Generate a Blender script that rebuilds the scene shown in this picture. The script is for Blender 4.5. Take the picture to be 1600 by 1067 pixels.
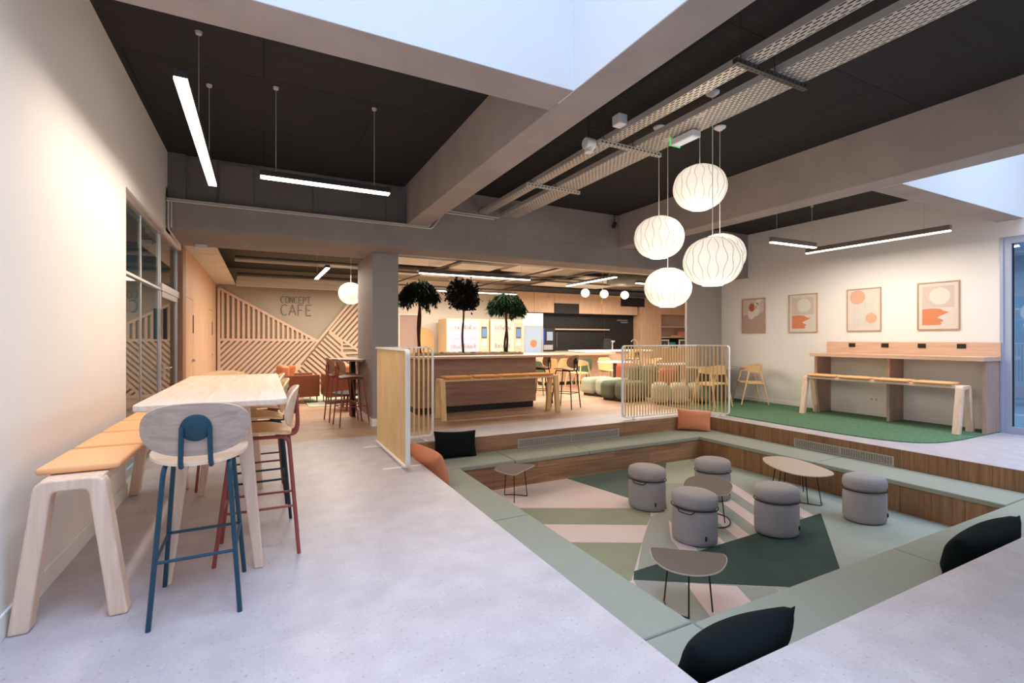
import bpy, bmesh, math, random
from mathutils import Vector, Matrix, Euler
random.seed(7)
C = bpy.context.scene.collection
SC = bpy.context.scene
for o in list(bpy.data.objects): bpy.data.objects.remove(o)
PI = math.pi
# ---------------------------------------------------------------- camera
cd = bpy.data.cameras.new('camera'); cam = bpy.data.objects.new('camera', cd); C.objects.link(cam)
cd.sensor_width = 36; cd.sensor_fit = 'HORIZONTAL'; cd.lens = 755/1600*36
cd.clip_start = 0.05; cd.clip_end = 100
cd.shift_y = (530-533.5)/1600
cam.location = (0, 0, 1.35); cam.rotation_euler = (PI/2, 0, -math.radians(27.2))
SC.camera = cam
SC.view_settings.view_transform = 'Standard'; SC.view_settings.look = 'None'
SC.view_settings.gamma = 1; SC.view_settings.use_curve_mapping = False
SC.view_settings.exposure = 0.0
# ---------------------------------------------------------------- world and lights
w = bpy.data.worlds.new('world'); SC.world = w; w.use_nodes = True
w.node_tree.nodes['Background'].inputs[0].default_value = (0.55, 0.75, 1.0, 1)
w.node_tree.nodes['Background'].inputs[1].default_value = 1.0
def area(name, loc, size, energy, color, rot=(0, 0, 0), spread=PI):
    l = bpy.data.lights.new(name, 'AREA'); l.shape = 'RECTANGLE'; l.size, l.size_y = size
    l.energy = energy; l.color = color; l.spread = spread
    o = bpy.data.objects.new(name, l); C.objects.link(o); o.location = loc; o.rotation_euler = rot
    return o
SKY = (0.58, 0.73, 1.0); WARM = (1.0, 0.89, 0.76); LED = (1.0, 0.87, 0.74)
area('skylight_daylight', (0.42, -0.3, 6.3), (2.7, 5.8), 205, SKY, spread=math.radians(100))
area('skylight_daylight_right', (7.85, -0.3, 6.3), (3.0, 5.8), 205, SKY, spread=math.radians(100))
# added fill lights brightening the café side, not fixtures of the room
area('cafe_fill_light', (1.2, 11.3, 2.62), (2.2, 3.5), 130, WARM)
area('cafe_fill_light', (5.2, 10.8, 2.7), (3.4, 2.2), 210, WARM)
area('cafe_fill_light', (9.4, 10.9, 2.7), (3.4, 2.2), 210, WARM)
# ---------------------------------------------------------------- materials
def lin(c):
    return tuple(((x/255)/12.92 if x/255 <= 0.04045 else ((x/255+0.055)/1.055)**2.4) for x in c) + (1,)
def newmat(name):
    m = bpy.data.materials.new(name); m.use_nodes = True
    return m, m.node_tree.nodes, m.node_tree.links, m.node_tree.nodes['Principled BSDF']
def plain(name, c, rough=0.6, metal=0.0, var=0.06, scale=6.0, bump=0.0, bscale=80, coat=0):
    m, n, l, b = newmat(name)
    if rough >= .9: b.inputs['Specular IOR Level'].default_value = .12
    b.inputs['Roughness'].default_value = rough; b.inputs['Metallic'].default_value = metal
    tc = n.new('ShaderNodeTexCoord'); no = n.new('ShaderNodeTexNoise'); no.inputs['Scale'].default_value = scale
    no.inputs['Detail'].default_value = 4
    mx = n.new('ShaderNodeMixRGB'); a = lin(c)
    mx.inputs[1].default_value = tuple(max(0, x*(1-var)) for x in a[:3])+(1,)
    mx.inputs[2].default_value = tuple(min(1, x*(1+var)) for x in a[:3])+(1,)
    l.new(tc.outputs['Object'], no.inputs['Vector']); l.new(no.outputs['Fac'], mx.inputs[0]); l.new(mx.outputs[0], b.inputs['Base Color'])
    if coat: b.inputs['Coat Weight'].default_value = coat
    if bump:
        n2 = n.new('ShaderNodeTexNoise'); n2.inputs['Scale'].default_value = bscale; n2.inputs['Detail'].default_value = 3
        bp = n.new('ShaderNodeBump'); bp.inputs['Strength'].default_value = bump; bp.inputs['Distance'].default_value = 0.005
        l.new(tc.outputs['Object'], n2.inputs['Vector']); l.new(n2.outputs['Fac'], bp.inputs['Height']); l.new(bp.outputs[0], b.inputs['Normal'])
    return m
def wood(name, c1, c2, axis='x', rough=0.5, fine=28):
    """grain running along the given axis"""
    m, n, l, b = newmat(name); b.inputs['Roughness'].default_value = rough
    tc = n.new('ShaderNodeTexCoord'); mp = n.new('ShaderNodeMapping')
    s = [fine, fine, fine]; s['xyz'.index(axis)] = 1.3
    mp.inputs['Scale'].default_value = s
    no = n.new('ShaderNodeTexNoise'); no.inputs['Scale'].default_value = 1.6; no.inputs['Detail'].default_value = 6; no.inputs['Distortion'].default_value = 0.6
    cr = n.new('ShaderNodeValToRGB'); cr.color_ramp.elements[0].color = lin(c1); cr.color_ramp.elements[1].color = lin(c2)
    cr.color_ramp.elements[0].position = 0.32; cr.color_ramp.elements[1].position = 0.68
    l.new(tc.outputs['Object'], mp.inputs[0]); l.new(mp.outputs[0], no.inputs['Vector']); l.new(no.outputs['Fac'], cr.inputs[0]); l.new(cr.outputs[0], b.inputs['Base Color'])
    return m
def planks(name, c1, c2, seam, u, v, length, width, rough=0.45, off=0.5, seamw=0.004, grain=0.35):
    """boards: u = world axis along a board, v = across it"""
    m, n, l, b = newmat(name); b.inputs['Roughness'].default_value = rough
    tc = n.new('ShaderNodeTexCoord'); sp = n.new('ShaderNodeSeparateXYZ'); cb = n.new('ShaderNodeCombineXYZ')
    l.new(tc.outputs['Object'], sp.inputs[0]); l.new(sp.outputs['XYZ'.index(u.upper())], cb.inputs[0]); l.new(sp.outputs['XYZ'.index(v.upper())], cb.inputs[1])
    br = n.new('ShaderNodeTexBrick'); br.offset = off; br.inputs['Scale'].default_value = 1
    br.inputs['Brick Width'].default_value = length; br.inputs['Row Height'].default_value = width
    br.inputs['Mortar Size'].default_value = seamw/2; br.inputs['Mortar Smooth'].default_value = 0.1; br.inputs['Bias'].default_value = 0
    br.inputs['Color1'].default_value = lin(c1); br.inputs['Color2'].default_value = lin(c2); br.inputs['Mortar'].default_value = lin(seam)
    l.new(cb.outputs[0], br.inputs['Vector'])
    mp = n.new('ShaderNodeMapping'); mp.inputs['Scale'].default_value = (1.2, 22, 1); l.new(cb.outputs[0], mp.inputs[0])
    no = n.new('ShaderNodeTexNoise'); no.inputs['Scale'].default_value = 1.5; no.inputs['Detail'].default_value = 6; no.inputs['Distortion'].default_value = 0.5
    l.new(mp.outputs[0], no.inputs['Vector'])
    mr = n.new('ShaderNodeMapRange'); mr.inputs[1].default_value = 0.3; mr.inputs[2].default_value = 0.7; mr.inputs[3].default_value = 1-grain; mr.inputs[4].default_value = 1+grain*0.5
    l.new(no.outputs['Fac'], mr.inputs[0])
    mx = n.new('ShaderNodeVectorMath'); mx.operation = 'SCALE'; l.new(br.outputs['Color'], mx.inputs[0]); l.new(mr.outputs[0], mx.inputs['Scale'])
    l.new(mx.outputs[0], b.inputs['Base Color'])
    return m
def emit(name, c, s):
    m, n, l, b = newmat(name); b.inputs['Base Color'].default_value = tuple(x*.35 for x in lin(c)[:3])+(1,)
    b.inputs['Emission Color'].default_value = lin(c); b.inputs['Emission Strength'].default_value = s
    return m
def glassmat(name, tint, refl=0.12, dark=1.0):
    m = bpy.data.materials.new(name); m.use_nodes = True; n = m.node_tree.nodes; l = m.node_tree.links; n.clear()
    o = n.new('ShaderNodeOutputMaterial'); t = n.new('ShaderNodeBsdfTransparent'); t.inputs[0].default_value = lin(tint)
    g = n.new('ShaderNodeBsdfGlossy'); g.inputs['Roughness'].default_value = 0.02
    f = n.new('ShaderNodeLayerWeight'); f.inputs[0].default_value = .5
    pw = n.new('ShaderNodeMath'); pw.operation = 'POWER'; pw.inputs[1].default_value = 4.0; l.new(f.outputs['Facing'], pw.inputs[0])
    ad = n.new('ShaderNodeMath'); ad.operation = 'MULTIPLY_ADD'; ad.inputs[1].default_value = .5; ad.inputs[2].default_value = refl; ad.use_clamp = True
    mx = n.new('ShaderNodeMixShader'); l.new(pw.outputs[0], ad.inputs[0]); l.new(ad.outputs[0], mx.inputs[0])
    l.new(t.outputs[0], mx.inputs[1]); l.new(g.outputs[0], mx.inputs[2]); l.new(mx.outputs[0], o.inputs[0])
    return m
def floor_mat():
    m, n, l, b = newmat('grey_linoleum_tiles'); b.inputs['Roughness'].default_value = 0.42
    tc = n.new('ShaderNodeTexCoord')
    a = n.new('ShaderNodeTexNoise'); a.inputs['Scale'].default_value = 5.0; a.inputs['Detail'].default_value = 10
    cr = n.new('ShaderNodeValToRGB'); cr.color_ramp.elements[0].color = lin((181, 172, 176)); cr.color_ramp.elements[1].color = lin((193, 185, 188))
    cr.color_ramp.elements[0].position = .35; cr.color_ramp.elements[1].position = .65
    l.new(tc.outputs['Object'], a.inputs['Vector']); l.new(a.outputs['Fac'], cr.inputs[0])
    vo = n.new('ShaderNodeTexNoise'); vo.inputs['Scale'].default_value = 55; vo.inputs['Detail'].default_value = 2
    l.new(tc.outputs['Object'], vo.inputs['Vector'])
    r2 = n.new('ShaderNodeValToRGB'); r2.color_ramp.elements[0].position = 0.30; r2.color_ramp.elements[0].color = (0.72, 0.71, 0.72, 1)
    r2.color_ramp.elements[1].position = 0.36; r2.color_ramp.elements[1].color = (1, 1, 1, 1)
    e = r2.color_ramp.elements.new(0.64); e.color = (1, 1, 1, 1); e = r2.color_ramp.elements.new(0.69); e.color = (1.15, 1.14, 1.15, 1)
    l.new(vo.outputs['Fac'], r2.inputs[0])
    mx = n.new('ShaderNodeMixRGB'); mx.blend_type = 'MULTIPLY'; mx.inputs[0].default_value = 1
    l.new(cr.outputs[0], mx.inputs[1]); l.new(r2.outputs[0], mx.inputs[2])
    br = n.new('ShaderNodeTexBrick'); br.offset = 0.5; br.inputs['Scale'].default_value = 1; br.inputs['Brick Width'].default_value = 1.2; br.inputs['Row Height'].default_value = 0.6
    br.inputs['Mortar Size'].default_value = 0.0012; br.inputs['Color1'].default_value = (1, 1, 1, 1); br.inputs['Color2'].default_value = (0.97, 0.97, 0.975, 1); br.inputs['Mortar'].default_value = (0.84, 0.83, 0.84, 1)
    l.new(tc.outputs['Object'], br.inputs['Vector'])
    m2 = n.new('ShaderNodeMixRGB'); m2.blend_type = 'MULTIPLY'; m2.inputs[0].default_value = 1
    l.new(mx.outputs[0], m2.inputs[1]); l.new(br.outputs[0], m2.inputs[2]); l.new(m2.outputs[0], b.inputs['Base Color'])
    return m
def concrete(name, c, rough=0.85):
    m, n, l, b = newmat(name); b.inputs['Roughness'].default_value = rough
    tc = n.new('ShaderNodeTexCoord'); a = n.new('ShaderNodeTexNoise'); a.inputs['Scale'].default_value = 1.7; a.inputs['Detail'].default_value = 9; a.inputs['Roughness'].default_value = 0.6
    q = lin(c); cr = n.new('ShaderNodeValToRGB'); cr.color_ramp.elements[0].color = tuple(x*.9 for x in q[:3])+(1,); cr.color_ramp.elements[1].color = tuple(min(1, x*1.07) for x in q[:3])+(1,)
    cr.color_ramp.elements[0].position = .35; cr.color_ramp.elements[1].position = .65
    l.new(tc.outputs['Object'], a.inputs['Vector']); l.new(a.outputs['Fac'], cr.inputs[0]); l.new(cr.outputs[0], b.inputs['Base Color'])
    bp = n.new('ShaderNodeBump'); bp.inputs['Strength'].default_value = 0.15; bp.inputs['Distance'].default_value = 0.01
    a2 = n.new('ShaderNodeTexNoise'); a2.inputs['Scale'].default_value = 14; a2.inputs['Detail'].default_value = 5
    l.new(tc.outputs['Object'], a2.inputs['Vector']); l.new(a2.outputs['Fac'], bp.inputs['Height']); l.new(bp.outputs[0], b.inputs['Normal'])
    return m
M = {}
M['white'] = plain('white_painted_wall', (238, 234, 228), 0.8, var=.012, scale=1.5)
M['shaft'] = plain('white_shaft_paint', (226, 228, 230), 0.9, var=.01, scale=1.5)
M['cream'] = plain('cream_painted_wall', (232, 222, 208), 0.8, var=.015, scale=1.5)
M['skirting'] = plain('white_skirting', (240, 238, 235), 0.5, var=.01)
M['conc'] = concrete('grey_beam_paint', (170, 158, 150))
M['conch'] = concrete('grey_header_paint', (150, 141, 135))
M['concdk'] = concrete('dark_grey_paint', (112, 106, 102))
M['col'] = plain('grey_column_paint', (150, 145, 142), 0.7, var=.02, scale=2)
M['pier'] = plain('grey_pier_paint', (165, 159, 154), 0.7, var=.02, scale=2)
M['floor'] = floor_mat()
M['woodfloor'] = planks('oak_plank_floor', (206, 170, 142), (186, 148, 120), (120, 92, 72), 'x', 'y', 1.4, 0.19, 0.4)
M['ceil'] = planks('black_wood_wool_panels', (44, 41, 40), (40, 38, 37), (14, 13, 13), 'x', 'y', 2.0, 1.2, 0.95, seamw=0.014, grain=0.25)
M['riserx'] = planks('oak_riser_boards', (172, 132, 100), (150, 112, 84), (86, 62, 46), 'x', 'z', 1.3, 0.18, 0.5, seamw=.003)
M['risery'] = planks('oak_riser_panels', (158, 118, 82), (142, 103, 70), (78, 54, 38), 'z', 'y', 2.0, 0.28, 0.5, off=0, seamw=.004)
M['woodwall'] = wood('blond_wood_wall', (204, 164, 128), (222, 184, 150), 'z', .5, 14)
M['woodwalldk'] = wood('brown_wood_edge', (150, 108, 82), (172, 128, 98), 'z', .5)
M['slat'] = wood('beech_slats', (206, 174, 148), (216, 186, 162), 'x', .55)
M['slatback'] = plain('taupe_wall_paint', (150, 138, 122), .85, var=.02)
M['greywall'] = plain('taupe_cafe_wall', (166, 154, 138), .85, var=.02)
M['sage'] = plain('sage_green_upholstery', (154, 158, 145), .9, var=.03, bump=.12, bscale=400)
M['pinecushion'] = plain('green_pad_piping', (120, 134, 120), .9)
M['blackfab'] = plain('black_green_cloth', (17, 24, 26), .92, var=.1, bump=.2, bscale=300)
M['terra'] = plain('terracotta_cloth', (214, 140, 106), .9, var=.05, bump=.2, bscale=300)
M['greyfab'] = plain('grey_woven_fabric', (162, 157, 158), .95, var=.06, scale=60, bump=.25, bscale=350)
M['strap'] = plain('black_strap', (20, 20, 20), .6)
M['taupe'] = plain('taupe_laminate', (100, 88, 78), .75, var=.02)
M['taupelt'] = plain('light_taupe_laminate', (186, 166, 150), .45, var=.02)
M['lamphousing'] = plain('taupe_lamp_housing', (120, 106, 96), .5, var=.02)
M['edge'] = plain('pale_table_edge', (196, 184, 170), .5)
M['blackmetal'] = plain('black_metal', (22, 22, 22), .4, .3, var=.02)
M['whitemetal'] = plain('white_metal', (240, 238, 236), .4, var=.01)
M['ash'] = wood('pale_ash', (222, 190, 166), (238, 212, 190), 'z', .5, 24)
M['ashx'] = wood('pale_ash_board', (226, 196, 170), (240, 216, 196), 'y', .45, 24)
M['ashxx'] = wood('pale_ash_top', (230, 198, 168), (242, 216, 190), 'x', .45, 24)
M['yellowash'] = wood('honey_ash', (222, 184, 130), (236, 202, 150), 'z', .5, 24)
M['yellowashx'] = wood('honey_ash_board', (222, 184, 130), (236, 202, 150), 'x', .5, 24)
M['ply'] = wood('grey_ash_plywood', (172, 152, 138), (196, 176, 160), 'x', .5, 26)
M['plyseat'] = wood('honey_plywood', (224, 182, 128), (238, 202, 152), 'x', .45, 26)
M['plybrown'] = wood('brown_plywood', (150, 112, 82), (172, 132, 100), 'x', .5, 26)
M['yellowply'] = plain('yellow_plywood', (224, 186, 134), .5, var=.04)
M['green'] = plain('green_shell', (92, 124, 98), .6, var=.04)
M['teal'] = plain('teal_tube', (20, 66, 84), .4, .1, var=.02)
M['teal2'] = plain('dark_teal_tube', (24, 46, 58), .4, .1, var=.02)
M['red'] = plain('brick_red_tube', (150, 72, 66), .45, .1, var=.02)
M['orange'] = plain('orange_seat_pad', (246, 186, 132), .85, var=.03, bump=.15, bscale=300)
M['orangedk'] = plain('ochre_seat_pad', (222, 152, 80), .85, var=.03, bump=.15, bscale=300)
M['mdf'] = wood('brown_oak_panel', (148, 116, 96), (170, 136, 114), 'x', .5, 16)
M['desk'] = wood('rosy_oak_panel', (202, 168, 146), (218, 186, 164), 'x', .5, 16)
M['deskleg'] = wood('grey_oak_leg', (166, 138, 122), (184, 156, 138), 'z', .5, 16)
M['desky'] = wood('rosy_oak_top', (204, 166, 138), (220, 184, 158), 'y', .5, 16)
M['black'] = plain('matt_black', (26, 23, 22), .6, var=.05)
M['kick'] = plain('black_plinth', (24, 20, 19), .6)
M['galv'] = plain('galvanised_steel', (206, 200, 190), .45, .25, var=.08, scale=20)
M['galvdk'] = plain('dark_steel', (90, 86, 82), .5, .5, var=.08, scale=20)
M['duct'] = plain('duct_metal', (150, 144, 134), .4, .6, var=.1, scale=8)
M['panelw'] = plain('white_ceiling_panel', (206, 202, 192), .8, var=.03)
M['slab'] = plain('grey_painted_slab', (150, 144, 134), .85, var=.05, scale=2)
M['slabdk'] = plain('dark_painted_slab', (62, 64, 58), .85, var=.08, scale=2)
M['alu'] = plain('aluminium', (196, 192, 190), .35, .6, var=.02)
M['alublue'] = plain('satin_aluminium', (176, 184, 206), .4, .2, var=.02)
M['ledwhite'] = emit('led_diffuser', (255, 238, 220), 9.0)
M['bark'] = plain('brown_bark', (74, 54, 40), .9, var=.25, scale=30, bump=.5, bscale=60)
M['leaf1'] = plain('dark_green_leaf', (22, 32, 20), .9, var=.35, scale=5)
M['leaf2'] = plain('dark_purple_leaf', (34, 32, 31), .9, var=.3, scale=5)
M['leaf3'] = plain('green_leaf', (32, 54, 29), .9, var=.35, scale=5)
M['moss'] = plain('green_moss', (112, 122, 44), .95, var=.3, scale=30, bump=.6, bscale=60)
M['leather'] = plain('brown_leather', (120, 62, 34), .5, var=.1)
M['tan'] = plain('tan_leather', (196, 122, 80), .5, var=.08)
M['cork'] = plain('rust_fabric', (170, 92, 68), .9, var=.05)
M['sofalt'] = plain('pale_green_fabric', (168, 172, 152), .9, var=.04, bump=.15, bscale=300)
M['sofadk'] = plain('olive_green_fabric', (104, 110, 92), .9, var=.05, bump=.15, bscale=300)
M['ruggreen'] = plain('green_rug_pile', (90, 122, 94), 1.0, var=.75, scale=45, bump=1.0, bscale=90)
M['rugpale'] = plain('pale_green_rug', (186, 192, 166), 1.0, var=.05)
M['screen'] = plain('black_glass_screen', (14, 14, 16), .15)
M['brass'] = plain('brass', (200, 160, 84), .3, .9)
M['darkroom'] = plain('blue_grey_room_wall', (120, 142, 148), .9, var=.05)
# carpet colours
M['c_pink'] = plain('carpet_blush', (214, 196, 192), 1.0, var=.03, scale=4, bump=.3, bscale=300)
M['c_olive'] = plain('carpet_olive', (148, 151, 128), 1.0, var=.1, scale=5, bump=.3, bscale=300)
M['c_dark'] = plain('carpet_dark_green', (64, 78, 73), 1.0, var=.22, scale=5, bump=.3, bscale=300)
M['c_mid'] = plain('carpet_grey_green', (98, 112, 104), 1.0, var=.1, scale=5, bump=.3, bscale=300)
M['c_base'] = plain('carpet_blue_grey', (160, 167, 158), 1.0, var=.06, scale=3, bump=.3, bscale=300)
M['c_grey'] = plain('carpet_grey', (158, 160, 153), 1.0, var=.05, scale=4, bump=.3, bscale=300)
M['c_ltolive'] = plain('carpet_pale_olive', (172, 176, 154), 1.0, var=.06, scale=4, bump=.3, bscale=300)
M['glass'] = glassmat('clear_glass', (214, 224, 222), 0.16)
M['glassr'] = glassmat('blue_door_glass', (190, 210, 225), 0.2)
# ---------------------------------------------------------------- mesh helpers
class MB:
    def __init__(s): s.v = []; s.f = []; s.mi = []; s.cur = 0
    def add(s, vs, fs, T=None):
        b = len(s.v)
        for p in vs:
            p = Vector(p); s.v.append(tuple(T @ p) if T else tuple(p))
        for f in fs: s.f.append(tuple(b+i for i in f)); s.mi.append(s.cur)
        return s
    def box(s, a, b, T=None):
        x0, y0, z0 = (min(a[i], b[i]) for i in range(3)); x1, y1, z1 = (max(a[i], b[i]) for i in range(3))
        dm = (x1-x0, y1-y0, z1-z0)
        if max(dm) < 3.2 and min(dm) < .12 and min(dm) > .006:      # small unlike sizes so that overlapping bars never share a plane
            s.nb = getattr(s, 'nb', 0)+1; e = 1.5e-4*(s.nb % 8); x0 += e; y0 += e; z0 += e; x1 -= e; y1 -= e; z1 -= e
        return s.add([(x0,y0,z0),(x1,y0,z0),(x1,y1,z0),(x0,y1,z0),(x0,y0,z1),(x1,y0,z1),(x1,y1,z1),(x0,y1,z1)],
                     [(0,3,2,1),(4,5,6,7),(0,1,5,4),(1,2,6,5),(2,3,7,6),(3,0,4,7)], T)
    def bar(s, p, q, w, h, up=(0,0,1)):
        p = Vector(p); q = Vector(q); d = (q-p); L = d.length
        if L < 1e-6: return s
        d.normalize(); u = Vector(up); sx = d.cross(u)
        if sx.length < 1e-4: sx = d.cross(Vector((1,0,0)))
        sx.normalize(); uz = sx.cross(d).normalized()
        T = Matrix((( d.x, sx.x, uz.x, p.x),( d.y, sx.y, uz.y, p.y),( d.z, sx.z, uz.z, p.z),(0,0,0,1)))
        return s.box((0,-w/2,-h/2),(L,w/2,h/2),T)
    def tube(s, path, r, n=10, closed=False):
        P = [Vector(p) for p in path]; m = len(P); rings = []
        rr = r if isinstance(r, (list, tuple)) else [r]*m
        ref = None
        for i, p in enumerate(P):
            if closed: t = P[(i+1) % m]-P[i-1]
            else: t = P[min(i+1, m-1)]-P[max(i-1, 0)]
            t.normalize()
            if ref is None: ref = t.orthogonal().normalized()
            ref = (ref-t*ref.dot(t))
            if ref.length < 1e-5: ref = t.orthogonal()
            ref.normalize(); bb = t.cross(ref)
            rings.append([p+(ref*math.cos(2*PI*k/n)+bb*math.sin(2*PI*k/n))*rr[i] for k in range(n)])
        vs = [q for R in rings for q in R]; fs = []
        for i in range(m if closed else m-1):
            j = (i+1) % m
            for k in range(n): fs.append((i*n+k, i*n+(k+1) % n, j*n+(k+1) % n, j*n+k))
        if not closed: fs.append(tuple(range(n))[::-1]); fs.append(tuple((m-1)*n+k for k in range(n)))
        return s.add(vs, fs)
    def lathe(s, prof, n=32, c=(0,0,0), sx=1, sy=1, T=None):
        vs = []; fs = []; m = len(prof)
        for r, z in prof:
            for k in range(n): vs.append((c[0]+sx*r*math.cos(2*PI*k/n), c[1]+sy*r*math.sin(2*PI*k/n), c[2]+z))
        for i in range(m-1):
            for k in range(n): fs.append((i*n+k, i*n+(k+1) % n, (i+1)*n+(k+1) % n, (i+1)*n+k))
        fs.append(tuple(range(n))[::-1]); fs.append(tuple((m-1)*n+k for k in range(n)))
        return s.add(vs, fs, T)
    def prism(s, poly, z0, z1, T=None):
        n = len(poly)
        ar = sum(poly[i][0]*poly[(i+1) % n][1]-poly[(i+1) % n][0]*poly[i][1] for i in range(n))
        if ar < 0: poly = poly[::-1]
        vs = [(x, y, z0) for x, y in poly]+[(x, y, z1) for x, y in poly]
        fs = [tuple(range(n))[::-1], tuple(range(n, 2*n))]+[(i, (i+1) % n, n+(i+1) % n, n+i) for i in range(n)]
        return s.add(vs, fs, T)
    def build(s, name, mat, parent=None, smooth=False, bevel=0, seg=2, loc=None, angle=0.6):
        me = bpy.data.meshes.new(name); me.from_pydata(s.v, [], s.f)
        mats = mat if isinstance(mat, (list, tuple)) else [mat]
        for q in mats: me.materials.append(M[q] if isinstance(q, str) else q)
        me.polygons.foreach_set('material_index', s.mi)
        bm = bmesh.new(); bm.from_mesh(me); bmesh.ops.recalc_face_normals(bm, faces=bm.faces); bm.to_mesh(me); bm.free()
        if smooth: me.polygons.foreach_set('use_smooth', [True]*len(me.polygons))
        o = bpy.data.objects.new(name, me); C.objects.link(o)
        if smooth:
            try: me.set_sharp_from_angle(angle=angle)
            except Exception: pass
        if bevel:
            b = o.modifiers.new('bevel', 'BEVEL'); b.width = bevel; b.segments = seg; b.limit_method = 'ANGLE'; b.angle_limit = 0.6
        if parent: o.parent = parent
        if loc: o.location = loc
        return o
XZ = lambda y: Matrix(((1,0,0,0),(0,0,-1,y),(0,1,0,0),(0,0,0,1)))      # prism in x,z extruded toward -y
def rrect(x0, y0, x1, y1, r, n=6):
    P = []
    for cx, cy, a in ((x1-r, y0+r, -PI/2), (x1-r, y1-r, 0), (x0+r, y1-r, PI/2), (x0+r, y0+r, PI)):
        for k in range(n+1): P.append((cx+r*math.cos(a+PI/2*k/n), cy+r*math.sin(a+PI/2*k/n)))
    return P
def fillet(path, r, n=5, closed=False):
    """round the corners of a 3d path"""
    P = [Vector(p) for p in path]; out = []
    m = len(P)
    for i, p in enumerate(P):
        if not closed and i in (0, m-1): out.append(p); continue
        a = P[i-1]; b = P[(i+1) % m]
        da = (a-p); db = (b-p); rr = min(r, da.length*.49, db.length*.49)
        s_ = p+da.normalized()*rr; e_ = p+db.normalized()*rr
        for k in range(n+1):
            t = k/n; out.append(s_*(1-t)**2+p*2*t*(1-t)+e_*t*t)
    return out
def smoothpoly(P, n=4):
    out = []; m = len(P)
    for i in range(m):
        p0, p1, p2, p3 = (Vector(P[(i+j-1) % m]) for j in range(4))
        for k in range(n):
            t = k/n
            out.append(tuple(0.5*((2*p1)+(p2-p0)*t+(2*p0-5*p1+4*p2-p3)*t*t+(3*p1-p0-3*p2+p3)*t**3)))
    return out
def thing(name, label, cat, loc=(0,0,0), rz=0, group=None):
    o = bpy.data.objects.new(name, None); C.objects.link(o); o.empty_display_size = .1
    o.location = loc; o.rotation_euler = (0, 0, rz); o['label'] = label; o['category'] = cat
    if group: o['group'] = group
    return o
def tag(o, label, cat, group=None):
    o['label'] = label; o['category'] = cat
    if group: o['group'] = group
    return o
def struct(o, label=None):
    o['kind'] = 'structure'
    if label: o['label'] = label
    return o
def dup(root, loc, rz, label=None, group=None, z=None):
    r = root.copy(); C.objects.link(r); r.location = loc; r.rotation_euler = (0, 0, rz)
    if label: r['label'] = label
    if group: r['group'] = group
    for ch in list(root.children):
        c = ch.copy(); C.objects.link(c); c.parent = r
        for g in list(ch.children):
            d = g.copy(); C.objects.link(d); d.parent = c
    return r
# ================================================================ SETTING
def st(o, label, cat):
    o['kind'] = 'structure'; o['label'] = label; o['category'] = cat; return o
# floor: upper level with a rectangular well, front grey tiles, rear boards
PX0, PX1, PY0, PY1 = 1.50, 6.93, 1.32, 6.17          # well at floor level
IX0, IX1, IY0, IY1 = 2.12, 6.26, 1.93, 5.55          # inner edge of the seats
SZ, FZ = -0.22, -0.57
m = MB()
XA, XB, YA, YB, YW = -1.25, 9.75, -3.2, 14.2, 6.92
for a, b in (((XA, YA), (PX0+.02, YW)), ((PX0+.02, YA), (PX1, PY0+.02)), ((PX1, YA), (XB, YW)), ((PX0+.02, PY1), (PX1, YW))):
    m.box((a[0], a[1], -0.03), (b[0], b[1], 0))
m.box((PX0, PY0, FZ-.12), (PX1, PY1, FZ-.004))
m.cur = 1
m.box((XA, YW, -0.03), (14.6, YB, 0))
st(m.build('floor', ['floor', 'woodfloor']), 'grey speckled tile floor turning to oak boards at the rear', 'floor')
# risers behind the seats
t = MB(); t.box((PX0, PY1-.02, SZ-.1), (PX1, PY1, -.001)); t.box((PX0, PY0, SZ-.1), (PX1, PY0+.02, -.031))
st(t.build('trim_1', 'riserx'), 'oak riser boards above the far seat run of the sunken lounge', 'step riser')
t = MB(); t.box((PX1-.02, PY0+.02, SZ-.1), (PX1, PY1-.02, -.001)); t.box((PX0, PY0+.02, SZ-.1), (PX0+.02, PY1-.02, -.031))
st(t.build('trim_2', 'risery'), 'oak riser panels above the right seat run of the sunken lounge', 'step riser')
# seat bases
t = MB(); z1 = SZ-.055
t.box((PX0+.02, IY1+.02, FZ-.004), (PX1-.02, PY1-.02, z1)); t.box((PX0+.02, PY0+.02, FZ-.004), (PX1-.02, IY0-.02, z1))
st(t.build('trim_3', 'riserx'), 'oak boarded seat base along the far side of the sunken lounge', 'bench base')
t = MB(); t.box((IX1+.02, IY0-.02, FZ-.004), (PX1-.02, IY1+.02, z1)); t.box((PX0+.02, IY0-.02, FZ-.004), (IX0-.02, IY1+.02, z1))
st(t.build('trim_4', 'risery'), 'oak panelled seat base along the right side of the sunken lounge', 'bench base')
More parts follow.
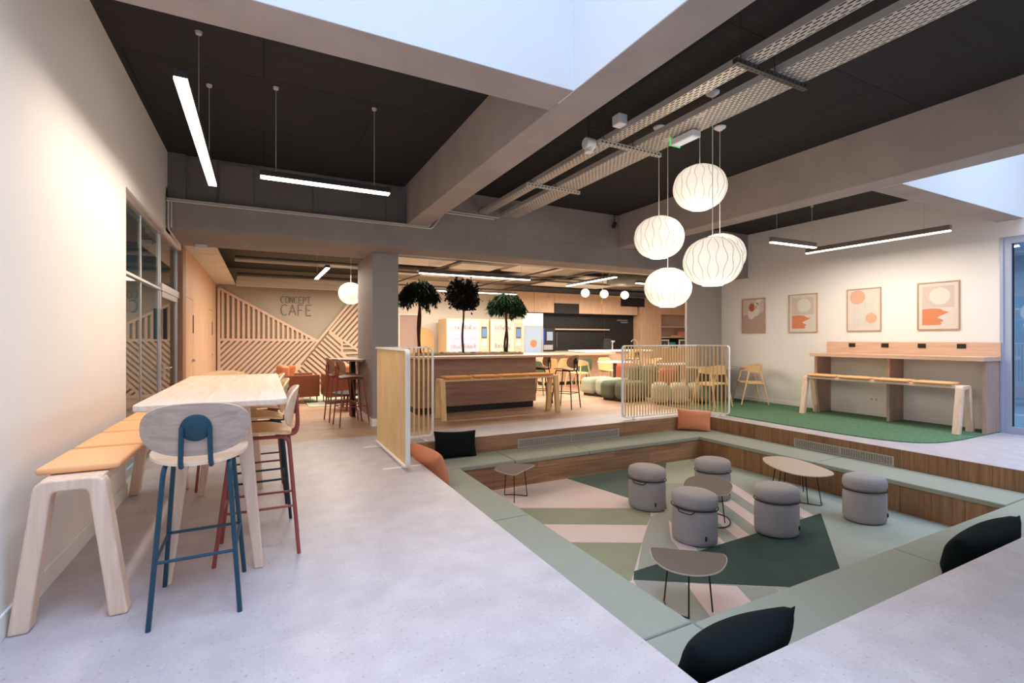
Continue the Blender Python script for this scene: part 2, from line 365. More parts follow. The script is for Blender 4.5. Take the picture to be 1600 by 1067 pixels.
# walls
XL, XR, YH = -1.05, 9.50, 7.10
CZ, BZ, WZ = 3.65, 3.05, 6.6
m = MB(); m.box((XL-.2, YA, 0), (XL, 5.20, WZ)); m.box((XL-.2, 5.20, 2.66), (XL, YH+.3, CZ+.3)); m.box((XL-.2, YH, 2.62), (XL, 8.35, 3.2))
st(m.build('wall_left', 'white'), 'white painted wall behind the left bench', 'wall')
m = MB(); m.box((XL-.2, 8.32, 0), (XL+.02, 8.62, 2.70))
st(m.build('trim_5', 'woodwalldk'), 'brown timber post between the glass partition and the blond wood wall', 'post')
m = MB(); m.box((XL-.2, 8.62, 0), (XL, 14.0, 3.2))
wl = st(m.build('wall_left_rear', 'woodwall'), 'blond wood panelled wall with flush doors', 'wall')
def flush_door(y0, y1, n, lab):
    m = MB(); d = .006
    for a, b in (((y0-d, 0), (y0+d, 2.0)), ((y1-d, 0), (y1+d, 2.0)), ((y0, 2.0-d), (y1, 2.0+d))):
        m.box((XL-.001, a[0], a[1]), (XL+.0015, b[0], b[1]))
    o = m.build('door_%d' % n, 'woodwalldk'); st(o, lab, 'door')
    h = MB(); h.box((XL, y1-.12, .98), (XL+.04, y1-.10, 1.02)); h.box((XL+.035, y1-.24, .99), (XL+.05, y1-.10, 1.01)); h.build('handle', 'alu', o)
    h = MB(); h.box((XL, y1-.06, 1.45), (XL+.012, y1-.03, 1.75)); h.build('sign_strip', 'black', o)
flush_door(8.72, 9.64, 1, 'first flush door in the blond wood wall')
flush_door(12.2, 13.0, 2, 'second flush door in the blond wood wall, farther back')
m = MB(); m.box((XR, 3.0, 0), (XR+.2, 8.0, CZ+.3)); m.box((XR, YA, 2.82), (XR+.2, 3.0, WZ)); m.box((XR, 2.75, CZ), (XR+.2, 3.0, WZ)); m.box((XR, YA, 0), (XR+.2, 1.7, 2.82))
st(m.build('wall_right', 'white'), 'white wall with four framed prints', 'wall')
m = MB(); m.box((XA-.2, YA-.2, 0), (XB+.2, YA, WZ))
st(m.build('wall_front', 'white'), 'white wall behind the viewer', 'wall')
# skylight shafts
def shaft(x0, x1, y1, n, side, lab):
    m = MB()
    m.box((x0-.15, y1-.004, BZ+.001), (x1+.15, y1+.2, WZ))
    if side != 'l': m.box((x0-.18, YA, BZ+.001), (x0+.004, y1, WZ))
    if side != 'r': m.box((x1-.004, YA, BZ+.001), (x1+.18, y1, WZ))
    st(m.build('trim_%d' % n, 'shaft'), lab, 'skylight shaft')
shaft(XL, 1.89, 2.75, 6, 'l', 'white walls of the large skylight shaft above the left side')
shaft(6.20, XR, 2.75, 7, 'r', 'white walls of the skylight shaft above the right side')
# beams
def beam(n, a, b, lab, mt='conc'):
    m = MB(); m.box(a, b); st(m.build('trim_%d' % n, mt, bevel=.008), lab, 'beam')
beam(8, (1.89, YA, BZ), (2.20, YH, CZ+.1), 'grey beam running back from the left skylight')
beam(9, (XL, 2.75, BZ-.001), (1.89, 3.07, CZ+.1), 'grey beam along the rear edge of the large skylight')
beam(10, (5.87, YA, BZ), (6.20, YH, CZ+.1), 'grey beam running back beside the right skylight')
beam(11, (6.20, 2.75, BZ-.001), (XR, 3.04, CZ+.1), 'short grey beam between the right skylight and the print wall')
m = MB(); m.box((XL, YH, 2.70), (14.6, YH+.55, 3.05)); m.box((XL, YH+.55, 2.70), (1.5, 8.34, 3.0))
m.box((2.2, YH+.001, 3.05), (14.6, YH+.3, CZ+.1))
st(m.build('trim_12', 'conch', bevel=.006), 'deep grey header beam crossing the room above the column', 'beam')
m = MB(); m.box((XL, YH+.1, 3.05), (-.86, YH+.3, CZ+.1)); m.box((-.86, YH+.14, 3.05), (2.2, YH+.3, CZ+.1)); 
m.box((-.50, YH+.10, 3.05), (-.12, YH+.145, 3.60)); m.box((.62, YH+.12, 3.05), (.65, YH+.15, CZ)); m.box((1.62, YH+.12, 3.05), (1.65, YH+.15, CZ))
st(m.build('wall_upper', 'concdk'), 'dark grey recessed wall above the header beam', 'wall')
m = MB(); m.box((1.50, 7.64, 0), (1.90, 8.96, 2.70)); 
o = st(m.build('trim_13', 'col', bevel=.006), 'grey square column beside the slatted screen', 'column')
s_ = MB(); s_.box((1.488, 7.628, 0), (1.912, 8.97, .12)); s_.build('skirting', 'skirting', o)
m = MB(); m.box((8.38, 7.79, 0), (XR+.2, 7.84, 2.70))
st(m.build('wall_pier', 'pier'), 'grey pier where the print wall ends', 'wall')
# ceilings
m = MB(); m.box((XL, 3.07, CZ), (1.89, YH+.3, CZ+.12)); m.box((2.2, YA, CZ), (5.87, YH+.05, CZ+.12)); m.box((6.2, 3.04, CZ), (XR, YH+.05, CZ+.12))
st(m.build('ceiling', 'ceil'), 'black wood wool panel ceiling between the grey beams', 'ceiling')
m = MB(); m.box((XL, 7.4, 3.14), (2.6, 14.2, 3.3)); m.cur = 1; m.box((2.6, 7.4, 3.10), (14.6, 14.2, 3.3))
st(m.build('ceiling_rear', ['slabdk', 'slab']), 'grey slab with open services over the café area', 'ceiling')
# roofs over the shafts keep daylight to the skylights
# rear walls
m = MB(); m.box((XL, 14.0, 0), (3.15, 14.2, 3.2)); st(m.build('wall_back', 'greywall'), 'taupe café wall behind the timber slats', 'wall')
m = MB(); m.box((3.15, 14.0, 0), (3.5, 14.2, 3.2)); m.box((3.5, 14.0, 2.06), (4.12, 14.2, 3.2)); m.box((4.12, 14.0, 0), (14.8, 14.2, 3.2)); m.box((14.6, 7.5, 0), (14.8, 14.2, 3.2))
st(m.build('wall_back_right', 'cream'), 'cream rear wall behind the vending machines', 'wall')
m = MB(); m.box((3.5, 14.02, 0), (4.12, 14.08, 2.06))
d3 = st(m.build('door_3', plain('pinkish_door', (176, 150, 138), .5)), 'pinkish brown door in the rear wall behind the left tree', 'door')
f = MB(); f.box((3.46, 13.97, 0), (3.52, 14.03, 2.10)); f.box((4.10, 13.97, 0), (4.16, 14.03, 2.10)); f.box((3.46, 13.97, 2.05), (4.16, 14.03, 2.12)); f.build('frame', 'galv', d3)
# left glazed partition: window_1 and a glazed door
g = MB(); fr = .045
ys = [5.22, 6.05, 6.98]
for y in ys: g.box((XL-.07, y-.015, 0), (XL-.05, y+.02, 2.66))
g.box((XL-.09, 5.2, 0), (XL-.03, 6.98, .08)); g.box((XL-.09, 5.2, 2.60), (XL-.03, 6.98, 2.66)); g.box((XL-.09, 5.2, 1.93), (XL-.03, 6.98, 1.96))
w1 = st(g.build('window_1', 'alu', bevel=.003), 'tall aluminium framed glass partition beside the white wall', 'window')
p = MB(); p.box((XL-.064, 5.24, .08), (XL-.056, 6.96, 2.60)); p.build('pane', 'glass', w1)
g = MB(); y0, y1 = 7.0, 8.32
for y in (y0, y1-.05): g.box((XL-.08, y, 0), (XL-.04, y+.04, 2.66))
g.box((XL-.10, y0, 2.60), (XL-.02, y1, 2.66)); g.box((XL-.10, y0, 1.93), (XL-.02, y1, 2.02))
for y in (y0+.05, y1-.11): g.box((XL-.07, y, 0), (XL-.045, y+.06, 1.92))
g.box((XL-.09, y0+.07, 0), (XL-.03, y1-.1, .12)); g.box((XL-.09, y0+.07, 1.86), (XL-.03, y1-.1, 1.93))
w2 = st(g.build('door_4', 'alu', bevel=.003), 'aluminium framed glass door in the left partition', 'door')
p = MB(); p.box((XL-.064, y0+.06, .1), (XL-.056, y1-.06, 2.60)); p.build('pane', 'glass', w2)
h = MB(); h.tube([(XL-.03, 7.14, 1.0), (XL+.03, 7.14, 1.0), (XL+.03, 7.28, 1.0)], .009, 8); h.tube([(XL-.1, 7.14, 1.0), (XL-.15, 7.14, 1.0), (XL-.15, 7.28, 1.0)], .009, 8); h.box((XL-.03, 7.12, .86), (XL-.015, 7.16, 1.06)); h.build('handle', 'alu', w2)
h = MB(); h.box((XL-.03, 7.10, 1.35), (XL+.01, 7.13, 1.72)); h.build('grip_plate', 'black', w2)
# room seen through the glass
m = MB(); m.box((-4.2, 5.0, 0), (-4.1, 8.6, 2.9)); m.box((-4.2, 4.9, 0), (XL-.2, 5.0, 2.9)); m.box((-4.2, 8.6, 0), (XL-.2, 8.7, 2.9)); m.box((-4.2, 4.9, 2.9), (XL-.2, 8.7, 3.0)); m.box((-4.2, 4.9, -.03), (XL-.25, 8.7, 0))
st(m.build('wall_side_room', 'darkroom'), 'blue grey room behind the glass partition', 'wall')
area('side_room_fill', (-2.7, 6.8, 2.85), (1.6, 2.4), 48, (0.8, 0.92, 1.0))  # added fill that brightens the room behind the glass, no lamp modelled
# right glazed door
g = MB()
for a, b in (((2.88, 0), (2.99, 2.82)), ((1.7, 0), (1.8, 2.82))): g.box((XR+.01, a[0], a[1]), (XR+.09, b[0], b[1]))
g.box((XR+.01, 1.7, 2.72), (XR+.09, 2.99, 2.82)); g.box((XR+.01, 1.7, 0), (XR+.09, 2.99, .1)); g.box((XR-.012, 2.96, 0), (XR+.01, 3.0, 2.82))
w3 = st(g.build('door_5', 'alublue', bevel=.004), 'aluminium framed glass door at the right edge', 'door')
p = MB(); p.box((XR+.045, 1.78, .1), (XR+.055, 2.90, 2.72)); p.build('pane', 'glassr', w3)
b_ = MB(); b_.box((XR+.04, 2.865, .1), (XR+.06, 2.885, 2.72)); b_.build('gasket', 'black', w3)
m = MB(); m.box((XR+.2, .8, 0), (13.6, .9, 3.0)); m.box((13.5, .8, 0), (13.6, 6, 3.0)); m.box((XR+.2, 5.9, 0), (13.6, 6, 3.0)); m.box((XR+.2, .8, 3.0), (13.6, 6, 3.1)); m.box((XR+.2, .8, -.05), (13.6, 6, 0))
st(m.build('wall_corridor', plain('pale_blue_corridor', (196, 210, 222), .8)), 'pale blue corridor beyond the right glass door', 'wall')
area('corridor_fill', (11.3, 3.4, 2.95), (2.5, 3), 110, (0.8, 0.9, 1.0))  # unseen fill, added to make the corridor brighter through the door
# baseboards
m = MB(); m.box((XL, YA, 0), (XL+.012, 5.2, .115)); st(m.build('baseboard_left', 'skirting', bevel=.004), 'white skirting board below the left wall', 'baseboard')
m = MB(); m.box((XR-.012, 3.0, 0), (XR, 7.79, .09)); st(m.build('baseboard_right', 'skirting', bevel=.004), 'white skirting board below the print wall', 'baseboard')
# timber slat relief on the café wall
def bars_in(poly, ang, step, wd, mb, y, depth, off=0.0):
    dx, dz = math.cos(ang), math.sin(ang); nx, nz = -dz, dx
    ds = [p[0]*nx+p[1]*nz for p in poly]; k = math.floor((min(ds))/step)
    while k*step+off < max(ds):
        c = k*step+off; hits = []
        for i in range(len(poly)):
            p, q = poly[i], poly[(i+1) % len(poly)]; a = p[0]*nx+p[1]*nz-c; b = q[0]*nx+q[1]*nz-c
            if a*b < 0:
                t = a/(a-b); x = p[0]+(q[0]-p[0])*t; z = p[1]+(q[1]-p[1])*t; hits.append((x*dx+z*dz, x, z))
        hits.sort()
        for j in range(0, len(hits)-1, 2):
            if hits[j+1][0]-hits[j][0] > .03:
                mb.bar((hits[j][1], y-depth/2, hits[j][2]), (hits[j+1][1], y-depth/2, hits[j+1][2]), depth, wd)
        k += 1
th_ = thing('slat_relief', 'beech slat relief in diagonal fields on the taupe café wall', 'wall panel', (0, 13.985, 0))
YS = 0; dp = .05
sl = MB()
A = [(-.97, 2.60), (1.28, 1.32), (-.97, 1.37)]
Bp = [(-.97, 1.34), (1.30, 1.30), (.82, .55), (.3, 0), (-.97, 0)]
Dp = [(2.14, 2.34), (3.1, 2.55), (3.1, .5), (2.39, 1.01), (1.6, 1.56), (1.45, 1.42)]
Ep = [(1.6, 1.56), (1.91, 1.29), (1.91, .97), (2.5, .3), (2.5, 0), (.3, 0), (.82, .55)]
Fp = [(1.93, 1.32), (2.39, .99), (1.93, .97)]
bars_in(A, PI/2, .113, .055, sl, YS, dp)
bars_in(Bp, math.radians(47), .100, .060, sl, YS, dp)
bars_in(Dp, math.radians(50), .11, .064, sl, YS, dp)
bars_in(Ep, math.radians(-43), .11, .064, sl, YS, dp)
bars_in(Fp, 0, .11, .05, sl, YS, dp)
sl.build('slats', 'slat', th_)
fm = MB()
for i_, (a, b) in enumerate((((-.99, 2.62), (1.32, 1.28)), ((-.97, 1.34), (1.34, 1.32)), ((.3, 0), (2.14, 2.38)), ((1.6, 1.56), (1.93, 1.30)), ((1.93, 1.34), (2.42, .98)), ((1.91, 1.3), (1.91, .95)), ((1.93, .96), (2.45, .98)), ((-.985, 2.62), (-.985, 0)), ((1.9, .97), (3.1, -.1)), ((-.99, .03), (2.6, .03)))):
    fm.bar((a[0], -dp/2, a[1]), (b[0], -dp/2, b[1]), dp*(1.04+.03*i_), .06)
fm.build('field_borders', 'slat', th_)
# café lettering: thin strokes
def strokes(mb, ch, x, z, h, wd, t):
    def L(*pts): 
        for a, b in zip(pts[:-1], pts[1:]): mb.bar((x+a[0]*wd, 0, z+a[1]*h), (x+b[0]*wd, 0, z+b[1]*h), .02, t)
    arc = lambda a0, a1, cx=.55, cz=.5, rx=.5, rz=.5, n=14: L(*[(cx+rx*math.cos(math.radians(a0+(a1-a0)*k/n)), cz+rz*math.sin(math.radians(a0+(a1-a0)*k/n))) for k in range(n+1)])
    if ch == 'C': arc(50, 310)
    if ch == 'O': arc(0, 360)
    if ch == 'N': L((.1, 0), (.1, 1), (.9, 0), (.9, 1))
    if ch == 'E': L((.9, 1), (.15, 1), (.15, 0), (.9, 0)); L((.15, .5), (.75, .5))
    if ch == 'P': L((.15, 0), (.15, 1), (.6, 1), (.85, .85), (.85, .62), (.6, .48), (.15, .48))
    if ch == 'T': L((0, 1), (1, 1)); L((.5, 1), (.5, 0))
    if ch == 'A': L((0, 0), (.5, 1), (1, 0)); L((.2, .35), (.8, .35))
    if ch == 'F': L((.9, 1), (.15, 1), (.15, 0)); L((.15, .5), (.75, .5))
ro = thing('lettering', 'thin dark lettering reading CONCEPT CAFE on the taupe wall', 'sign', (0, 13.985, 0))
a_ = MB(); 
for i, ch in enumerate('CONCEPT'): a_ = MB(); strokes(a_, ch, .40+i*.105, 2.30, .17, .085, .013); a_.build('small_letter', 'galvdk', ro)
for i, ch in enumerate('CAFE'): a_ = MB(); strokes(a_, ch, .40+i*.195, 1.98, .28, .165, .017); a_.build('large_letter', 'galvdk', ro)
# ================================================================ SUNKEN LOUNGE
# carpet: one object, coloured fields clipped to the well
def clip(poly, x0, x1, y0, y1):
    for ax, lim, sg in ((0, x0, 1), (0, x1, -1), (1, y0, 1), (1, y1, -1)):
        out = []
        for i in range(len(poly)):
            p, q = poly[i-1], poly[i]; a = (p[ax]-lim)*sg; b = (q[ax]-lim)*sg
            if (a >= 0) != (b >= 0):
                t = a/(a-b); out.append((p[0]+(q[0]-p[0])*t, p[1]+(q[1]-p[1])*t))
            if b >= 0: out.append(q)
        poly = out
        if not poly: return poly
    return poly
def clipconv(poly, conv):
    n = len(conv)
    ar = sum(conv[i][0]*conv[(i+1) % n][1]-conv[(i+1) % n][0]*conv[i][1] for i in range(n))
    if ar < 0: conv = conv[::-1]
    for i in range(n):
        a0, a1 = conv[i], conv[(i+1) % n]; out = []
        sd = lambda p: (a1[0]-a0[0])*(p[1]-a0[1])-(a1[1]-a0[1])*(p[0]-a0[0])
        for k in range(len(poly)):
            p, q = poly[k-1], poly[k]; a, b = sd(p), sd(q)
            if (a >= 0) != (b >= 0):
                t = a/(a-b); out.append((p[0]+(q[0]-p[0])*t, p[1]+(q[1]-p[1])*t))
            if b >= 0: out.append(q)
        poly = out
        if len(poly) < 3: return []
    return poly
cp = MB(); mats = ['c_base', 'c_pink', 'c_olive', 'c_dark', 'c_mid', 'c_grey', 'c_ltolive']
cx0, cx1, cy0, cy1 = IX0-.02, IX1+.02, IY0-.02, IY1+.02
cp.box((cx0, cy0, FZ-.003), (cx1, cy1, FZ+.002))
def field(poly, mi, lay):
    q = clip(poly, cx0+.001, cx1-.001, cy0+.001, cy1-.001)
    if len(q) > 2: cp.cur = mi; cp.prism(q, FZ-.002, FZ+.002+.0006*lay)
field([(2, 5.8), (3.66, 5.8), (3.93, 4.49), (4.05, 4.0), (3.2, 3.4), (2.5, 2.9), (2, 3.0)], 1, 1)
field([(3.68, 5.8), (5.8, 5.8), (4.74, 4.81), (4.05, 4.0), (3.93, 4.49)], 4, 1)
field([(5.8, 5.8), (6.5, 5.8), (6.5, 5.0), (5.2, 4.55), (4.74, 4.81)], 6, 1)
field([(2, 5.15), (3.9, 4.16), (3.72, 3.96), (3.52, 3.8), (2, 4.62)], 2, 2)
field([(2, 4.12), (3.17, 3.49), (2.6, 2.98), (2, 3.0)], 2, 2)
R_ = [(2.72, 3.05), (5.46, 3.18), (5.6, 4.35), (4.75, 4.81), (4.05, 4.05), (3.72, 3.96), (3.17, 3.49)]
field(R_, 5, 2)
dxn, dyn = -.43, -.90
for k in range(11):
    c = 2.55+k*.36
    s0 = (c+1.0, 5.1); wv = .175
    band = [(s0[0], s0[1]), (s0[0]+wv, s0[1]), (s0[0]+wv+dxn*3.4, s0[1]+dyn*3.4), (s0[0]+dxn*3.4, s0[1]+dyn*3.4)]
    q = clipconv(band, R_)
    if q: field(q, 1, 3)
field([(2.62, 2.98), (2.72, 3.09), (5.46, 3.18), (4.2, 2.28), (4.1, 1.8), (3.6, 2.36)], 3, 4)
field([(2.0, 3.0), (2.62, 2.98), (3.5, 2.38), (3.7, 1.8), (2, 1.8)], 1, 3)
field([(2.62, 2.98), (2.95, 2.76), (2.60, 2.05), (2.3, 2.35)], 5, 5)
field([(3.27, 2.54), (3.5, 2.38), (3.4, 1.8), (2.9, 1.8)], 5, 5)
o = cp.build('carpet', mats); tag(o, 'geometric carpet of blush, grey and dark green fields in the sunken lounge floor', 'carpet')
# seat pads
def pad(x0, y0, x1, y1, lab):
    b = MB(); b.box((x0, y0, SZ-.055), (x1, y1, SZ))
    o = b.build('bench_pad', 'sage', bevel=.012, seg=3); tag(o, lab, 'seat pad', 'sage green pads around the sunken lounge'); return o
g = .004
pad(PX0+.02, IY0+g, IX0, 3.79-g, 'sage green seat pad on the left run, nearest the viewer')
pad(PX0+.02, 3.79+g, IX0, IY1-g, 'sage green seat pad on the left run, between near pad and far corner')
pad(PX0+.02, IY1+g, 2.9-g, PY1-.02, 'sage green seat pad in the far left corner under the black cushion')
pad(2.9+g, IY1+g, 4.08-g, PY1-.02, 'sage green seat pad on the far run under the left half of the grille')
pad(4.08+g, IY1+g, IX1-g, PY1-.02, 'sage green seat pad on the far run ending near the far right corner')
pad(IX1+g-.004, 3.73+g, PX1-.02, PY1-.02, 'sage green seat pad of the right run with the terracotta cushion in the far corner')
pad(IX1, IY0+g, PX1-.02, 3.73-g, 'sage green seat pad of the right run in front of the right grille')
pad(PX0+.02, PY0+.02, IX0-g, IY0-g, 'sage green seat pad in the near left corner beside the large black cushion')
pad(IX0+g, PY0+.02, 4.21-g, IY0-g, 'sage green seat pad on the near run, left of its seam')
pad(4.21+g, PY0+.02, PX1-.02, IY0-g, 'sage green seat pad on the near run, right of its seam')
# pillows
def pillow(w_, h_, t_, mat, lab, loc, rot, wob=.0, grp=None, name='cushion', cat='cushion'):
    b = MB(); N = 18; vs = []; fs = []
    rnd = random.Random(hash(lab) % 1000 if False else len(lab))
    ph = [rnd.uniform(0, 6) for _ in range(4)]
    for side in (1, -1):
        for i in range(N+1):
            for j in range(N+1):
                u = -1+2*i/N; v = -1+2*j/N
                x = u*(1-.07*(1-abs(v)**2)*0-.06*(1-v*v)*abs(u)**3); y = v*(1-.10*(1-u*u)*abs(v)**3)
                z = max(0, (1-abs(u)**2.6)*(1-abs(v)**2.6))**.45
                z *= 1+wob*math.sin(3*u+ph[0]+2*v)+wob*.6*math.sin(6*v+ph[1])
                vs.append((x*w_/2, y*h_/2, side*z*t_/2))
    K = (N+1)*(N+1)
    for sd in (0, 1):
        for i in range(N):
            for j in range(N):
                a = sd*K+i*(N+1)+j; q = (a, a+N+1, a+N+2, a+1); fs.append(q if sd == 0 else q[::-1])
    b.add(vs, fs)
    o = b.build(name, mat, smooth=True, angle=3.2)
    bm = bmesh.new(); bm.from_mesh(o.data); bmesh.ops.remove_doubles(bm, verts=bm.verts, dist=.0005); bmesh.ops.recalc_face_normals(bm, faces=bm.faces); bm.to_mesh(o.data); bm.free()
    o.location = loc; o.rotation_euler = rot; tag(o, lab, cat, grp); return o
pillow(.60, .36, .16, 'blackfab', 'black rectangular cushion propped in the far left corner of the sunken lounge', (2.27, 6.06, -.045), (math.radians(76), math.radians(3), 0), .04)
pillow(.56, .36, .16, 'terra', 'terracotta cushion propped in the far right corner of the sunken lounge', (6.58, 5.96, -.045), (math.radians(76), math.radians(4), math.radians(-38)), .04)
pillow(.80, .37, .20, 'terra', 'terracotta cushion leaning behind the left slatted screen', (1.64, 5.22, -.035), (math.radians(74), 0, math.radians(96)), .06)
pillow(.74, .29, .20, 'blackfab', 'large dark cushion on the near run in the bottom centre', (1.93, 1.50, -.072), (math.radians(110), math.radians(2), math.radians(2)), .07)
pillow(1.00, .27, .20, 'blackfab', 'dark cushion half hidden by the floor edge at the right border', (4.50, 1.51, -.085), (math.radians(108), 0, 0), .07)
# grilles
def grille(x0, y0, x1, y1, z0, z1, lab):
    t = thing('vent_grille', lab, 'vent', ((x0+x1)/2, (y0+y1)/2, (z0+z1)/2))
    f = MB(); s_ = MB(); bk = MB(); L = max(x1-x0, y1-y0)/2; H_ = (z1-z0)/2; alx = (x1-x0) > (y1-y0)
    def bx(mb, a0, a1, b0, b1, d0, d1):
        if alx: mb.box((a0, -d1, b0), (a1, -d0, b1))
        else: mb.box((-d1, a0, b0), (-d0, a1, b1))
    fw = .014
    bx(f, -L, L, H_-fw, H_, 0, .012); bx(f, -L, L, -H_, -H_+fw, 0, .012); bx(f, -L, -L+fw*1.4, -H_, H_, 0, .012); bx(f, L-fw*1.4, L, -H_, H_, 0, .012); bx(f, -.008, .008, -H_, H_, 0, .008)
    bx(bk, -L+.01, L-.01, -H_+.005, H_-.005, 0, .002)
    for k in range(6):
        z = -H_+fw+(k+.5)*(2*H_-2*fw)/6; bx(s_, -L+.01, L-.01, z-.0035, z+.0025, .002, .010)
    for k in range(int(2*L/.03)):
        x = -L+.02+k*.03; bx(s_, x, x+.004, -H_+.01, H_-.01, .002, .006)
    f.build('frame', 'alu', t); s_.build('louvres', 'galv', t); bk.build('backing', 'black', t)
grille(3.25, PY1-.02, 5.10, PY1-.02, SZ+.003, -.088, 'long metal floor grille in the far riser')
grille(PX1-.02, 3.14, PX1-.02, 4.40, SZ+.003, -.095, 'long metal floor grille in the right riser')
# poufs
def pouf(handle=True):
    t = thing('pouf', 'x', 'pouf'); b = MB()
    b.lathe([(.001, .004), (.165, .004), (.182, .02), (.186, .06), (.187, .25), (.184, .30), (.17, .325), (.001, .325)], 40, sx=1.12, sy=.94)
    b.build('base', 'greyfab', t, smooth=True, angle=1.2)
    c = MB(); c.lathe([(.001, .33), (.16, .33), (.18, .345), (.189, .375), (.189, .42), (.178, .455), (.14, .475), (.001, .482)], 40, sx=1.12, sy=.94)
    c.build('seat_cushion', 'greyfab', t, smooth=True, angle=1.4)
    s_ = MB(); s_.tube([(.190*1.12*math.cos(a*2*PI/40), .190*.94*math.sin(a*2*PI/40), .335) for a in range(40)], .006, 6, True); stp = s_.build('strap', 'strap', t, smooth=True)
    s2 = MB()
    if handle: s2.tube(fillet([(-.10, -.175, .335), (-.085, -.2, .315), (.03, -.2, .305), (.06, -.185, .335)], .03), .005, 6); s2.build('strap_handle', 'strap', stp, smooth=True)
    else: s2 = None
    l = MB(); l.box((.135, -.137, .07), (.15, -.127, .11)); l.build('tag', 'strap', t)
    return t
p0 = pouf()
p1 = pouf(False)
spots = [(3.89, 4.20, -62, 'grey cylindrical pouf left of the others, near the olive band'), (4.83, 4.09, -25, 'grey pouf farthest back, behind the middle side table'),
         (3.65, 3.30, -64, 'grey pouf standing just behind the nearest side table'), (4.52, 3.06, -22, 'grey pouf on the tip of the dark green field'),
         (5.67, 2.85, -22, 'grey pouf farthest right, in front of the right seat base')]
for i, (x, y, r, lab) in enumerate(spots):
    o = {0: p0, 1: p1}.get(i) or dup(p0 if i == 2 else p1, (0, 0, 0), 0)
    o.location = (x, y, FZ+.004); o.rotation_euler = (0, 0, math.radians(r)); o['label'] = lab; o['group'] = 'grey poufs in the sunken lounge'
# side tables
def side_table(outline, feet, z, mat, lab, arcs):
    cx = sum(p[0] for p in outline)/len(outline); cy = sum(p[1] for p in outline)/len(outline)
    t = thing('side_table', lab, 'side table', (cx, cy, FZ+.004), 0); zz = z-FZ-.004
    loc = [(p[0]-cx, p[1]-cy) for p in outline]
    b = MB(); b.prism(loc, zz-.010, zz-.001); b.build('edge_band', 'edge', t)
    b = MB(); b.prism([(x*.985, y*.985) for x, y in loc], zz-.002, zz); b.build('tabletop', mat, t)
    for fx, fy in feet:
        fx -= cx; fy -= cy; l = MB(); l.tube([(fx, fy, .004), (fx*.80, fy*.80, zz-.01)], .0055, 8); l.build('leg', 'blackmetal', t, smooth=True)
    for arc in arcs:
        a = MB(); a.tube(smoothpath([(p[0]-cx, p[1]-cy, .0065) for p in arc]), .0055, 6); a.build('floor_rail', 'blackmetal', t, smooth=True)
    return t
def smoothpath(P, n=5):
    P = [Vector(p) for p in P]; Q = [P[0]*2-P[1]]+P+[P[-1]*2-P[-2]]; out = []
    for i in range(1, len(Q)-2):
        p0, p1, p2, p3 = Q[i-1:i+3]
        for k in range(n):
            t = k/n; out.append(0.5*((2*p1)+(p2-p0)*t+(2*p0-5*p1+4*p2-p3)*t*t+(3*p1-p0-3*p2+p3)*t**3))
    out.append(P[-1]); return out
TZ = -.20
near = [(2.59, 2.72), (2.76, 2.58), (2.93, 2.44), (2.95, 2.39), (2.90, 2.33), (2.80, 2.27), (2.69, 2.235), (2.57, 2.25), (2.47, 2.32), (2.42, 2.43), (2.44, 2.56), (2.50, 2.66), (2.55, 2.72)]
side_table(smoothpoly(near, 3), [(2.60, 2.63), (2.59, 2.39), (2.80, 2.37)], TZ, 'taupe', 'half round taupe side table nearest the viewer', [[(2.60, 2.63), (2.53, 2.51), (2.59, 2.39)]])
mid = [(3.98, 3.75), (4.13, 3.86), (4.3, 3.93), (4.50, 3.90), (4.58, 3.76), (4.47, 3.53), (4.24, 3.36), (4.12, 3.31), (4.0, 3.34), (3.90, 3.44), (3.87, 3.57), (3.90, 3.67)]
side_table(smoothpoly(mid, 3), [(4.27, 3.46), (4.05, 3.62), (4.42, 3.74)], TZ, 'taupe', 'taupe side table with cut corner in the middle of the poufs', [[(4.05, 3.62), (4.10, 3.40), (4.27, 3.40), (4.42, 3.55), (4.42, 3.74)]])
lft = [(2.57, 4.91), (2.76, 5.03), (2.96, 5.16), (2.955, 5.22), (2.84, 5.32), (2.72, 5.40), (2.66, 5.40), (2.50, 5.30), (2.45, 5.20), (2.47, 5.06), (2.52, 4.94)]
side_table(smoothpoly(lft, 3), [(2.63, 5.38-.06), (2.61, 5.02), (2.86, 5.16)], TZ, 'taupe', 'small taupe side table beside the far left seat corner', [[(2.63, 5.32), (2.74, 5.27), (2.86, 5.16)]])
rgt = [(5.55, 3.86), (5.77, 3.93), (5.95, 3.89), (6.07, 3.79), (6.08, 3.62), (6.02, 3.45), (5.93, 3.31), (5.80, 3.23), (5.66, 3.24), (5.52, 3.33), (5.43, 3.50), (5.43, 3.70)]
# the right one is a long pill shape seen end on
rgt = [(6.06+.0, 4.10), (5.86, 4.14), (5.68, 4.02), (5.52, 3.80), (5.44, 3.58), (5.46, 3.38), (5.60, 3.26), (5.80, 3.24), (5.94, 3.34), (6.04, 3.55), (6.12, 3.78), (6.14, 3.98)]
side_table(smoothpoly(rgt, 3), [(5.98, 4.02), (5.78, 3.98), (5.62, 3.72), (5.62, 3.42), (5.84, 3.40), (6.02, 3.72)], TZ, 'taupelt', 'long oval side table with six legs by the right seat base', [[(5.62, 3.42), (5.70, 3.32), (5.84, 3.40)], [(5.62, 3.42), (5.56, 3.57), (5.62, 3.72)]])
